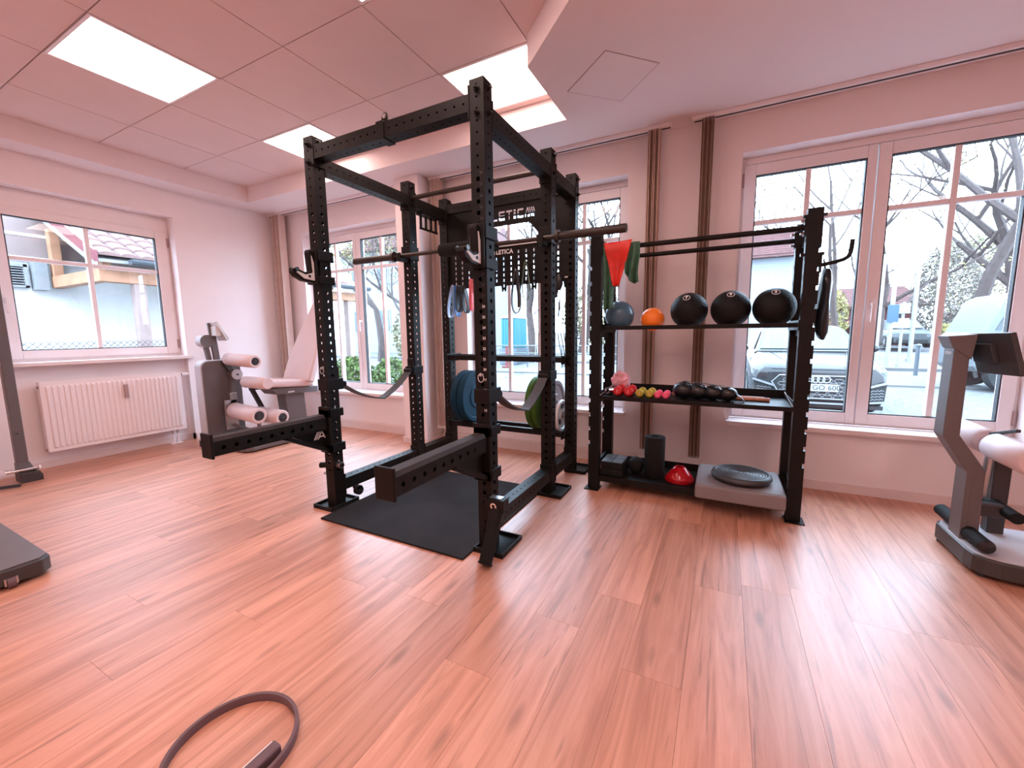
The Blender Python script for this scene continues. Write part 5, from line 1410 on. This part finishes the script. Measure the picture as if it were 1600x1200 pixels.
for s in (-1, 1):
    quad_slab([(CX+s*0.80, CY+1.35, ZG+1.0), (CX+s*0.79, CY+3.7, ZG+1.0), (CX+s*0.64, CY+3.1, ZG+1.34), (CX+s*0.655, CY+1.95, ZG+1.34)], 0.02*s, M['carglass'], 'side_window', cabin)
    MB().sphere((CX+s*0.98, CY+1.45, ZG+1.02), 0.10, 12, 8, (1.0, 0.6, 0.7)).build('mirror', CB, car, smooth=True)
    # headlight wedge
    MB().hexa([(CX+s*0.52, CY+0.02, ZG+0.60), (CX+s*0.84, CY+0.10, ZG+0.60), (CX+s*0.87, CY+0.36, ZG+0.64), (CX+s*0.56, CY+0.14, ZG+0.62), (CX+s*0.50, CY+0.035, ZG+0.66), (CX+s*0.85, CY+0.14, ZG+0.735), (CX+s*0.88, CY+0.42, ZG+0.77), (CX+s*0.54, CY+0.16, ZG+0.70)]).build('headlight', M['lamp'], car)
    # lower side intake with pale blade and mesh
    it = MB().hexa([(CX+s*0.56, CY-0.035, ZG+0.27), (CX+s*0.82, CY+0.03, ZG+0.29), (CX+s*0.84, CY+0.14, ZG+0.30), (CX+s*0.56, CY+0.06, ZG+0.27), (CX+s*0.60, CY-0.02, ZG+0.46), (CX+s*0.84, CY+0.05, ZG+0.55), (CX+s*0.86, CY+0.16, ZG+0.56), (CX+s*0.60, CY+0.06, ZG+0.46)]).build('side_intake', M['tyre'], car)
    MB().bar((CX+s*0.56, CY-0.045, ZG+0.485), (CX+s*0.86, CY+0.035, ZG+0.575), 0.03, 0.028).build('intake_blade', M['rim'], it)
    MB().bar((CX+s*0.56, CY-0.05, ZG+0.265), (CX+s*0.82, CY+0.025, ZG+0.285), 0.03, 0.024).build('intake_lip', M['rim'], it)
    for k in range(4):
        zz = ZG+0.315+0.042*k
        MB().tube([(CX+s*(0.60+0.025*i), CY-0.028+0.0062*i, zz+(0.008 if i % 2 else -0.008)+0.002*i) for i in range(9)], 0.0045, 5).build('intake_mesh', M['rim'], it)
# grille with hexagon mesh, rings and number plate
GY = CY-0.015
gp = [(CX-0.60, ZG+0.545), (CX-0.46, ZG+0.305), (CX+0.46, ZG+0.305), (CX+0.60, ZG+0.545), (CX+0.50, ZG+0.655), (CX-0.50, ZG+0.655)]
gl_ = MB().prism(gp, 'xz', GY-0.03, GY+0.05).build('grille', M['tyre'], car)
MB().tube([(x, GY-0.034, z) for x, z in gp], 0.012, 6, closed=True).build('grille_frame', M['rim'], gl_, smooth=False)
hx = MB()
for j in range(5):
    for i in range(9):
        x = CX-0.52+0.13*i+(0.065 if j % 2 else 0); z = ZG+0.335+0.062*j
        lim = 0.46+0.14*(z-ZG-0.305)/0.24 if z < ZG+0.545 else 0.60-0.1*(z-ZG-0.545)/0.11
        if abs(x-CX)+0.055 > lim or z > ZG+0.64: continue
        hx.tube([(x+0.060*c, GY-0.033, z+0.026*s_) for c, s_ in ((-1, 0), (-0.6, 1), (0.6, 1), (1, 0), (0.6, -1), (-0.6, -1))], 0.0055, 5, closed=True)
m_ = hx.build('grille_mesh', M['rim'], gl_); m_['kind'] = 'stuff'
for k in range(4):
    xx = CX-0.105+0.070*k+0.0
    MB().tube([(xx+0.046*math.cos(a), GY-0.042, ZG+0.598+0.046*math.sin(a)) for a in [2*math.pi*i/24 for i in range(24)]], 0.0085, 6, closed=True).build('badge_ring', M['plate'], gl_, smooth=True)
npl = MB().box(CX-0.26, CX+0.26, GY-0.052, GY-0.040, ZG+0.420, ZG+0.532).build('number_plate', M['plate'], car)
text_mb('GO 600', 0.105, (CX+0.105, GY-0.0526, ZG+0.474), (1, 0, 0), (0, 0, 1), 0.0004, 0.001).build('plate_characters', M['gasket'], npl)
MB().box(CX-0.52, CX+0.52, GY-0.05, GY, ZG+0.225, ZG+0.250).build('front_lip', M['rim'], car)
MB().box(CX-0.80, CX+0.80, GY+0.0, GY+0.1, ZG+0.17, ZG+0.225).build('front_skirt', M['tyre'], car)
for x in (CX-0.80, CX+0.80):
    for y in (CY+0.85, CY+3.45): wheel(car, x, y, 0.325, 0.22)
# bonnet crease lines
for s in (-1, 1):
    MB().tube([(CX+s*0.34, CY+0.10, ZG+0.782), (CX+s*0.46, CY+0.6, ZG+0.905), (CX+s*0.56, CY+1.15, ZG+0.985)], 0.006, 5).build('bonnet_crease', CB, car)
MB().bar((CX-0.60, CY+0.045, ZG+0.742), (CX+0.60, CY+0.045, ZG+0.742), 0.02, 0.012).build('bonnet_edge', M['tyre'], car)

# ------- pale off-road car at the right
sv = thing('parked_car', 'pale blue off-road car cut off by the window frame', 'car', (6.9, 12.9, ZG))
def side_poly(pts, x0, x1, m, name, parent, bev=0.03): return MB().prism(pts, 'xz', x0, x1).build(name, m, parent, bevel=bev)
SV0 = 4.62
body = [(SV0+a_, ZG+b_) for a_, b_ in ((0, 0.55), (0.02, 1.15), (0.12, 1.25), (0.40, 1.95), (0.58, 2.06), (3.2, 2.06), (3.8, 1.3), (4.6, 1.15), (4.7, 0.5), (4.5, 0.4), (0.1, 0.42))]
so_ = side_poly(body, 12.0, 13.75, M['carwhite'], 'car_body', sv, 0.05)
for yy, th in ((11.985, 0.02), (13.745, 0.02)):
    MB().prism([(SV0+0.28, ZG+1.30), (SV0+0.50, ZG+1.90), (SV0+1.60, ZG+1.90), (SV0+1.60, ZG+1.30)], 'xz', yy, yy+th).build('side_window', M['carglass'], sv)
    MB().prism([(SV0+1.72, ZG+1.30), (SV0+1.72, ZG+1.90), (SV0+3.1, ZG+1.90), (SV0+3.55, ZG+1.32)], 'xz', yy, yy+th).build('side_window', M['carglass'], sv)
for x in (SV0+0.62, SV0+3.75):
    for y in (12.06, 13.66): wheel(sv, x, y, 0.40, 0.26, (0, 1, 0))
# ------- small car far across the street
fc = thing('parked_car', 'small dark teal car far across the street', 'car', (8.2, 28.9, 0.12))
ZG_keep = ZG; ZG = 0.12
fx, fy = 8.2, 27.0
car_shell([(fy, 0.7, 0.74, 0.6, 0.25, 0.60, 0.72), (fy+0.3, 0.86, 0.87, 0.72, 0.2, 0.72, 0.86), (fy+1.1, 0.88, 0.88, 0.72, 0.2, 0.84, 0.95), (fy+3.8, 0.88, 0.88, 0.72, 0.2, 0.88, 0.98)], fx).build('car_body', M['cargreen'], fc, smooth=True, bevel=0.02)
mb = MB(); vs = []
for y, h_, z in ((fy+1.0, 0.74, 0.94), (fy+1.7, 0.60, 1.42), (fy+3.0, 0.60, 1.45), (fy+3.8, 0.7, 1.0)): vs += [(fx-0.78, y, ZG+0.92), (fx-h_, y, ZG+z), (fx+h_, y, ZG+z), (fx+0.78, y, ZG+0.92)]
fcab = mb.add(vs, [(4*i+k, 4*i+4+k, 4*i+5+k, 4*i+1+k) for i in range(3) for k in range(3)]).build('cabin', M['cargreen'], fc)
quad_slab([(fx-0.66, fy+1.04, ZG+0.98), (fx+0.66, fy+1.04, ZG+0.98), (fx+0.55, fy+1.64, ZG+1.38), (fx-0.55, fy+1.64, ZG+1.38)], 0.02, M['lamp'], 'windscreen', fcab)
MB().box(fx-0.6, fx+0.6, fy-0.02, fy+0.02, ZG+0.28, ZG+0.42).build('bumper_intake', M['tyre'], fc)
for s in (-1, 1):
    MB().box(fx+s*0.5, fx+s*0.78, fy-0.01, fy+0.2, ZG+0.55, ZG+0.70).build('headlight', M['lamp'], fc)
    for y in (fy+0.7, fy+3.0): wheel(fc, fx+s*0.78, y, 0.31, 0.2)
ZG = ZG_keep

# ------- trees and hedges
def branch(mb, p, d, L, r, depth, rnd, tips, spread=0.55):
    pts = [p]; q = p
    n = 3
    for k in range(n):
        d = (d + Vector((rnd.uniform(-1, 1), rnd.uniform(-1, 1), rnd.uniform(-0.4, 0.8)))*0.16).normalized()
        q = q + d*L/n; pts.append(q)
    r1 = r*0.62
    mb.tube(pts, [r + (r1-r)*k/n for k in range(n+1)], 6 if depth > 2 else 4, caps=False)
    if depth == 0: tips.append(q); return
    for k in range(rnd.choice((2, 3, 3))):
        a = Vector((rnd.uniform(-1, 1), rnd.uniform(-1, 1), rnd.uniform(-0.15, 0.75))).normalized()
        nd = (d*(1-spread) + a*spread).normalized()
        branch(mb, pts[rnd.choice((2, 3, 3))], nd, L*rnd.uniform(0.62, 0.86), r1*rnd.uniform(0.65, 0.95), depth-1, rnd, tips, spread)
def leaves(mb, pts, rad, per, size, rnd):
    for p in pts:
        for _ in range(per):
            c = Vector(p) + Vector((rnd.gauss(0, rad), rnd.gauss(0, rad), rnd.gauss(0, rad)))
            a = Vector((rnd.uniform(-1, 1), rnd.uniform(-1, 1), rnd.uniform(-1, 1))).normalized()*size; b = a.orthogonal().normalized()*size*0.6
            mb.add([c-a, c-b, c+a, c+b], [(0, 1, 2, 3)])
def tree(x, y, h, r, lab, seed, depth=4, leaf=None, per=6, size=0.07, spread=0.55, lean=(0, 0, 0), rad=0.28, z0=None):
    rnd = random.Random(seed); zb = ZG + max(0, (y-15.5))*1.3/74.5 if z0 is None else z0
    t = thing('street_tree', lab, 'tree', (x, y, zb), 'trees across the street')
    mb = MB(); tips = []
    branch(mb, Vector((x, y, zb-0.05)), Vector((lean[0], lean[1], 1)).normalized(), h*0.36, r, depth, rnd, tips, spread)
    mb.build('trunk_and_branches', M['bark'], t, smooth=True, origin=(x, y, zb))
    if leaf:
        lb = MB(); leaves(lb, tips, rad, per, size, rnd)
        o = lb.build('foliage', leaf, t, origin=(x, y, zb+h*0.5)); o['kind'] = 'stuff'
tree(3.0, 15.2, 9.0, 0.10, 'slender bare tree seen beyond the black car', 4, 6, M['leafy'], 2, 0.04)
tree(7.4, 19.5, 13.0, 0.22, 'big bare tree with thick forked trunk at the right', 9, 7, M['leafy'], 1, 0.05, 0.5)
tree(11.0, 25.5, 12.0, 0.35, 'tall bare tree further right across the street', 12, 5, M['leafy'], 6, 0.09)
tree(5.9, 24.0, 9.0, 0.22, 'small bare tree standing by the red timber house', 15, 5, M['leafy'], 2, 0.06)
tree(-9.5, 21.0, 10.0, 0.26, 'bare tree left of the turquoise cabin', 21, 5, M['leafy'], 3, 0.06)
tree(-7.6, 24.0, 11.0, 0.32, 'bare tree behind the turquoise cabin', 22, 5, M['leafo'], 3, 0.07)
tree(-4.4, 19.0, 10.0, 0.22, 'bare tree seen right of the rack uprights', 25, 5, M['leafy'], 2, 0.06)
tree(-15.5, 15.5, 7.5, 0.20, 'leafy young tree by the timber shelter', 27, 5, M['leafy'], 8, 0.07)
tree(-14.2, 17.0, 8.0, 0.20, 'leafy tree in front of the pale house', 31, 5, M['leafo'], 6, 0.08)
tree(1.2, 26.0, 9.0, 0.2, 'bare tree behind the white house', 33, 5, M['leafy'], 4, 0.07)
def bush(x, y, rx, ry, rz, m, lab, seed, n=900, size=0.06, name='hedge_bush', z0=None, g='hedges and shrubs outside'):
    rnd = random.Random(seed); zb = (ZG + max(0, (y-15.5))*1.3/74.5) if z0 is None else z0
    t = thing(name, lab, 'shrub', (x, y, zb), g)
    mb = MB()
    for _ in range(n):
        u = Vector((rnd.gauss(0, 1), rnd.gauss(0, 1), rnd.gauss(0, 1))).normalized()*rnd.uniform(0.72, 1.0)
        c = Vector((x+u.x*rx, y+u.y*ry, max(zb+0.03, zb+rz+u.z*rz)))
        a = Vector((rnd.uniform(-1, 1), rnd.uniform(-1, 1), rnd.uniform(-1, 1))).normalized()*size; b = a.orthogonal().normalized()*size*0.65
        mb.add([c-a, c-b, c+a, c+b], [(0, 1, 2, 3)])
    o = mb.build('foliage', m, t, origin=(x, y, zb)); o['kind'] = 'stuff'
    s = MB()
    for k in range(5): s.cyl((x+0.05*k-0.1, y, zb), (x+(k-2)*rx*0.3, y+0.1, zb+rz*1.2), 0.02, 5, 0.008)
    s.build('stems', M['bark'], t)
bush(-6.95, 6.1, 0.55, 0.4, 0.46, M['leafh'], 'round green bush at the left under the first window', 41, 1500, 0.045)
bush(-5.95, 6.2, 0.36, 0.36, 0.46, M['leafh'], 'round green bush right of the window middle bar', 42, 1200, 0.045)
bush(-5.2, 6.3, 0.36, 0.36, 0.24, M['leafh'], 'low green bush beside the wall pier outside', 43, 800, 0.045)
bush(10.6, 31.0, 1.5, 1.0, 2.9, M['leafd'], 'tall grey-green conifer beside the red house', 44, 4200, 0.09, 'conifer')
bush(13.6, 36.0, 2.2, 1.6, 3.4, M['leafo'], 'broad olive tree mass right of the conifer', 45, 5200, 0.11, 'leafy_crown')
bush(18.6, 38.0, 2.6, 1.6, 4.6, M['leafy'], 'broad yellow-green crown at the far right', 46, 5200, 0.11, 'leafy_crown')
bush(7.6, 32.0, 1.0, 0.4, 0.5, M['leafy'], 'low yellow forsythia hedge behind the small car', 47, 900, 0.09)
bush(10.3, 29.0, 0.9, 0.4, 0.7, M['leafy'], 'yellow shrub right of the small car', 48, 900, 0.09)
bush(5.1, 28.5, 0.9, 0.6, 1.7, M['leafy'], 'yellow-green shrub before the red timber house', 49, 1300, 0.10)
bush(-5.8, 26.0, 4.0, 1.2, 2.4, M['leafo'], 'olive bushes behind the turquoise cabin', 50, 2600, 0.14)
bush(-13.0, 15.0, 1.0, 0.8, 1.3, M['leafo'], 'tall olive shrub in front of the pale house', 51, 1400, 0.08)
# ------- houses
def house(name, lab, x0, x1, y0, y1, h, roofh, wallm, roofm, wins, ridge='x', zb=None, over=0.4):
    zb = ZG + max(0, (y0-15.5))*1.3/74.5 if zb is None else zb
    t = thing(name, lab, 'building', ((x0+x1)/2, (y0+y1)/2, zb))
    MB().box(x0, x1, y0, y1, zb-0.2, zb+h).build('walls', wallm, t)
    a, b, c, d = x0-over, x1+over, y0-over, y1+over
    if ridge == 'x':
        MB().prism([(c, zb+h-0.1), (d, zb+h-0.1), (d, zb+h), ((c+d)/2, zb+h+roofh), (c, zb+h)], 'yz', a, b).build('roof', roofm, t)
        n = 12
        for k in range(n):
            s = k/n; yy = c+(d-c)/2*s; zz = zb+h+roofh*s
            MB().bar((a, yy-0.01, zz+0.02), (b, yy-0.01, zz+0.02), 0.06, 0.05).build('tile_row', roofm, t)
    else:
        MB().prism([(a, zb+h-0.1), (b, zb+h-0.1), (b, zb+h), ((a+b)/2, zb+h+roofh), (a, zb+h)], 'xz', c, d).build('roof', roofm, t)
    for (wx, wz, ww, wh) in wins:
        f = MB().box(wx-ww/2, wx+ww/2, y0-0.05, y0+0.02, zb+wz, zb+wz+wh).build('window', M['pole'], t)
        MB().box(wx-ww/2+0.08, wx-0.03, y0-0.06, y0-0.045, zb+wz+0.08, zb+wz+wh-0.08).build('pane', M['carglass'], f)
        MB().box(wx+0.03, wx+ww/2-0.08, y0-0.06, y0-0.045, zb+wz+0.08, zb+wz+wh-0.08).build('pane', M['carglass'], f)
    return t
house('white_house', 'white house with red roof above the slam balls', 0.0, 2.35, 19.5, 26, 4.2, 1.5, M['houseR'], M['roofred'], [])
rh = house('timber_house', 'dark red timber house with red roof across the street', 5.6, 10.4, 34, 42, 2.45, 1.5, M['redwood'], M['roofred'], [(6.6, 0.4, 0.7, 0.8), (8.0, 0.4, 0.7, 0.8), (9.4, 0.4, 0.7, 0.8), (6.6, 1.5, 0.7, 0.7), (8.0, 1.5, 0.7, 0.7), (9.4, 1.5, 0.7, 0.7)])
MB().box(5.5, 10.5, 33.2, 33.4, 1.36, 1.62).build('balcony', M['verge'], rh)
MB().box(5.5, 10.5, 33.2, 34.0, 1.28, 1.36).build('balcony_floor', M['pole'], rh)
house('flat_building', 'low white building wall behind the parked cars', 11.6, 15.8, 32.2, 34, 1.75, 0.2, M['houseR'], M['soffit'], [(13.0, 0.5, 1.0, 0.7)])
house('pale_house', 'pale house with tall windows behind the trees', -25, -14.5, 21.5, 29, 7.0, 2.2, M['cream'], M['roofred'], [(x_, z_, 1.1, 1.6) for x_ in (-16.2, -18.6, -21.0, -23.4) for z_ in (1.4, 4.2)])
# ------- street furniture
def pole(x, y, h, r, lab, name='street_pole'):
    zb = ZG + max(0, (y-15.5))*1.3/74.5
    t = thing(name, lab, 'pole', (x, y, zb), 'street poles')
    MB().cyl((x, y, zb), (x, y, zb+h), r, 10).build('mast', M['pole'], t, smooth=True)
    MB().cyl((x, y, zb), (x, y, zb+0.10), r*1.8, 10).build('collar', M['pole'], t, smooth=True)
    return t
p1 = pole(6.35, 21.0, 4.2, 0.07, 'tall white lamp post in front of the small teal car')
p2 = pole(4.75, 17.5, 3.3, 0.06, 'white sign post left of the lamp post')
MB().box(4.62, 4.90, 17.40, 17.43, 1.3, 1.85).build('sign', M['signblue'], p2)
p3 = pole(5.35, 18.6, 2.2, 0.04, 'thin post with two white plates')
for z in (1.1, 1.6): MB().box(5.20, 5.50, 18.52, 18.55, z, z+0.34).build('plate', M['pole'], p3)
p4 = pole(4.25, 16.8, 3.6, 0.07, 'white post next to the window middle frame')
bo_ = thing('bollard', 'grey bollard on the pavement before the teal car', 'bollard', (4.95, 15.8, ZG))
MB().cyl((4.95, 15.8, ZG), (4.95, 15.8, ZG+0.85), 0.05, 12).build('bollard_post', M['zinc'], bo_, smooth=True)
MB().sphere((4.95, 15.8, ZG+0.86), 0.06, 12, 8).build('bollard_cap', M['zinc'], bo_, smooth=True)
# turquoise cabin
tcx, tcy = -8.22, 15.6
tc = thing('portable_toilet', 'turquoise portable toilet cabin seen through the rack', 'cabin', (tcx, tcy, ZG+0.02))
z0_ = ZG+0.72
MB().box(tcx-0.35, tcx+0.35, tcy, tcy+1.1, z0_, z0_+1.25).build('cabin_body', M['turq'], tc, bevel=0.03)
MB().prism([(tcx-0.38, z0_+1.25), (tcx+0.38, z0_+1.25), (tcx+0.30, z0_+1.40), (tcx-0.30, z0_+1.40)], 'xz', tcy-0.05, tcy+1.15).build('cabin_roof', M['pole'], tc, bevel=0.03)
MB().box(tcx-0.26, tcx+0.26, tcy-0.03, tcy, z0_+0.05, z0_+1.20).build('door', M['turq'], tc, bevel=0.01)
for k in range(5): MB().box(tcx-0.24+0.12*k-0.012, tcx-0.24+0.12*k+0.012, tcy-0.045, tcy-0.03, z0_+0.08, z0_+1.18).build('door_rib', M['turq'], tc)
MB().box(tcx-0.40, tcx+0.40, tcy-0.06, tcy+1.16, ZG+0.02, z0_).build('skid', M['zinc'], tc)
fg = thing('barrier_post', 'small red barrier post in front of the turquoise cabin', 'barrier', (-7.62, 14.3, ZG))
MB().cyl((-7.62, 14.3, ZG+0.08), (-7.62, 14.3, ZG+0.85), 0.07, 12, 0.05).build('barrier_shaft', M['redplastic'], fg, smooth=True)
MB().box(-7.77, -7.47, 14.15, 14.45, ZG, ZG+0.08).build('barrier_base', M['redplastic'], fg, bevel=0.02)
rl = thing('street_railing', 'low grey street railing across the road', 'railing', (-4.5, 14.6, ZG))
for z in (ZG+0.55, ZG+0.85): MB().cyl((-8.5, 14.8, z), (-1.0, 14.8, z), 0.025, 8).build('rail', M['zinc'], rl, smooth=True)
for k in range(6): MB().cyl((-8.4+1.45*k, 14.8, ZG), (-8.4+1.45*k, 14.8, ZG+0.87), 0.03, 8).build('post', M['zinc'], rl, smooth=True)
# ------- neighbour building and timber carport seen through the square window
nb = thing('neighbour_building', 'white neighbouring building with louvred vent', 'building', (-10.0, 1.0, ZG))
MB().box(-10.6, -9.4, -7, 4.6, ZG, 2.32).build('walls', M['render'], nb)
MB().box(-10.6, -9.34, -7, 4.6, 2.32, 3.9).build('eaves', M['soffit'], nb)
MB().box(-9.36, -9.33, -7, 4.6, 2.62, 2.66).build('fascia_joint', M['render'], nb)
MB().box(-9.4, -9.33, -7, 4.6, 2.26, 2.32).build('eaves_board', M['render'], nb)
v0, v1, vz0, vz1 = 1.78, 2.27, 1.86, 2.20
vt = MB().box(-9.4, -9.30, v0, v0+0.04, vz0, vz1).box(-9.4, -9.30, v1-0.04, v1, vz0, vz1).box(-9.4, -9.30, v0, v1, vz1-0.04, vz1).box(-9.4, -9.30, v0, v1, vz0, vz0+0.03).build('vent_frame', M['pole'], nb)
MB().box(-9.39, -9.38, v0, v1, vz0, vz1).build('vent_back', M['tyre'], vt)
for k in range(7):
    z = vz0+0.05+0.037*k
    MB().hexa([(-9.38, v0+0.04, z+0.02), (-9.31, v0+0.04, z), (-9.31, v1-0.04, z), (-9.38, v1-0.04, z+0.02), (-9.38, v0+0.04, z+0.03), (-9.31, v0+0.04, z+0.010), (-9.31, v1-0.04, z+0.010), (-9.38, v1-0.04, z+0.03)]).build('louvre', M['pole'], vt)
MB().box(-9.4, -9.18, v1+0.04, v1+0.18, vz0-0.03, vz1+0.06).build('vent_cheek', M['pole'], nb)
cp = thing('timber_carport', 'orange timber carport with tiled roof beside the neighbouring building', 'carport', (-8.2, 3.2, ZG))
T, TPm = M['timber'], M['timberpale']
MB().box(-7.67, -7.53, 2.845, 2.985, ZG, 1.86).build('post', TPm, cp, bevel=0.01)
MB().box(-7.68, -7.52, 2.48, 7.0, 1.86, 2.04).build('front_beam', T, cp, bevel=0.01)
MB().bar((-9.25, 2.56, 1.955), (-7.6, 2.56, 1.955), 0.14, 0.17).build('cross_beam', T, cp, bevel=0.01)
MB().box(-9.28, -9.16, 2.50, 2.62, 1.87, 2.75).build('king_post', T, cp, bevel=0.01)
MB().box(-7.67, -7.53, 6.6, 6.74, ZG, 1.86).build('post', TPm, cp, bevel=0.01)
MB().bar((-9.25, 6.6, 1.955), (-7.6, 6.6, 1.955), 0.14, 0.17).build('cross_beam', T, cp, bevel=0.01)
for k in range(5):
    y = 2.55+0.9*k
    MB().bar((-7.45, y, 2.10), (-9.4, y, 3.05), 0.08, 0.12).build('rafter', T, cp)
MB().hexa([(-7.35, 2.42, 2.10), (-9.5, 2.42, 3.15), (-9.5, 7.0, 3.15), (-7.35, 7.0, 2.10), (-7.35, 2.42, 2.13), (-9.5, 2.42, 3.18), (-9.5, 7.0, 3.18), (-7.35, 7.0, 2.13)]).build('roof_boards', M['pole'], cp)
MB().hexa([(-7.33, 2.38, 2.03), (-9.5, 2.38, 3.08), (-9.5, 2.42, 3.08), (-7.33, 2.42, 2.03), (-7.33, 2.38, 2.09), (-9.5, 2.38, 3.14), (-9.5, 2.42, 3.14), (-7.33, 2.42, 2.09)]).build('white_trim', M['pole'], cp)
MB().hexa([(-7.33, 2.39, 2.09), (-9.5, 2.39, 3.14), (-9.5, 2.43, 3.14), (-7.33, 2.43, 2.09), (-7.33, 2.39, 2.24), (-9.5, 2.39, 3.29), (-9.5, 2.43, 3.29), (-7.33, 2.43, 2.24)]).build('verge_board', M['verge'], cp)
# pantiles: rows of half rolls, 15 rows x 18
_tm = None
for r_ in range(9):
    for c_ in range(18):
        t0 = r_/9; y = 2.44+0.225*c_
        x = -7.35-2.15*t0*0.98; z = 2.16+1.05*t0*0.98
        if _tm is None:
            mbt = MB(); n = 6; vs = []
            dx, dz = -0.27, 0.132
            for (e, o_) in ((0, 0.03), (1, 0.0)):
                for k in range(n+1):
                    a = math.pi*k/n
                    yy = 0.1125-0.1125*math.cos(a); zz = 0.055*math.sin(a)*(1 if True else 0)
                    vs.append((dx*e, yy, dz*e+zz+o_))
            fs = [(k, k+1, n+2+k, n+1+k) for k in range(n)]
            fs.append(tuple(range(n, -1, -1)))
            _tm = bpy.data.meshes.new('roof_tile'); _tm.from_pydata(vs, [], fs); _tm.materials.append(M['rooftile'])
        o = bpy.data.objects.new('roof_tile', _tm); COL.objects.link(o); o.parent = cp
        o.location = Vector((x, y, z)) - WLD[cp.name]
gt = MB()
for k in range(9):
    pass
n = 8; vs = []
for y in (2.74, 7.0):
    for k in range(n+1):
        a = math.pi + math.pi*k/n; vs.append((-7.27+0.065*math.cos(a), y, 2.16+0.075*math.sin(a)))
gt.add(vs, [(k, k+1, n+2+k, n+1+k) for k in range(n)] + [tuple(range(n+1))])
go = gt.build('gutter', M['zinc'], cp); go.modifiers.new('thickness', 'SOLIDIFY').thickness = 0.006
# chain-link fence
cf = thing('chain_link_fence', 'low chain-link fence in front of the white neighbouring wall', 'fence', (-6.3, 1.9, ZG))
FX, f0, f1, fz0, fz1 = -6.3, 0.3, 3.3, ZG, 1.065
wm = MB(); s_ = 0.058
k = f0-(fz1-fz0)
while k < f1:
    for sg in (1, -1):
        a0 = k if sg > 0 else k+(fz1-fz0)
        p, q = Vector((FX, a0, fz0)), Vector((FX, a0+sg*(fz1-fz0), fz1))
        # clip to fence span
        def cy_(p, q, y): t = (y-p.y)/(q.y-p.y); return p.lerp(q, t)
        lo, hi = (p, q) if p.y < q.y else (q, p)
        if hi.y <= f0 or lo.y >= f1: continue
        if lo.y < f0: lo = cy_(lo, hi, f0)
        if hi.y > f1: hi = cy_(lo, hi, f1)
        wm.cyl(lo, hi, 0.0032, 4, caps=False)
    k += s_
w_ = wm.build('wire_mesh', M['wire'], cf); w_['kind'] = 'stuff'
for y in (f0, 3.3): MB().cyl((FX, y, ZG), (FX, y, 1.12), 0.022, 10).build('fence_post', M['wire'], cf, smooth=True)
# purple swirl toy hanging outside behind the rack
pu = thing('wind_spinner', 'small purple garden spinner outside the middle window', 'garden spinner', (-5.35, 12.0, 0.9))
MB().tube([(-5.35+0.10*math.cos(a)*(1-0.06*k), 12.0, 1.76+0.10*math.sin(a)*(1-0.06*k)) for k, a in enumerate([0.6*i for i in range(14)])], 0.02, 6).build('spiral', M['purple'], pu, smooth=True)
MB().cyl((-5.35, 12.0, ZG), (-5.35, 12.0, 1.76), 0.012, 6).build('stick', M['pole'], pu)
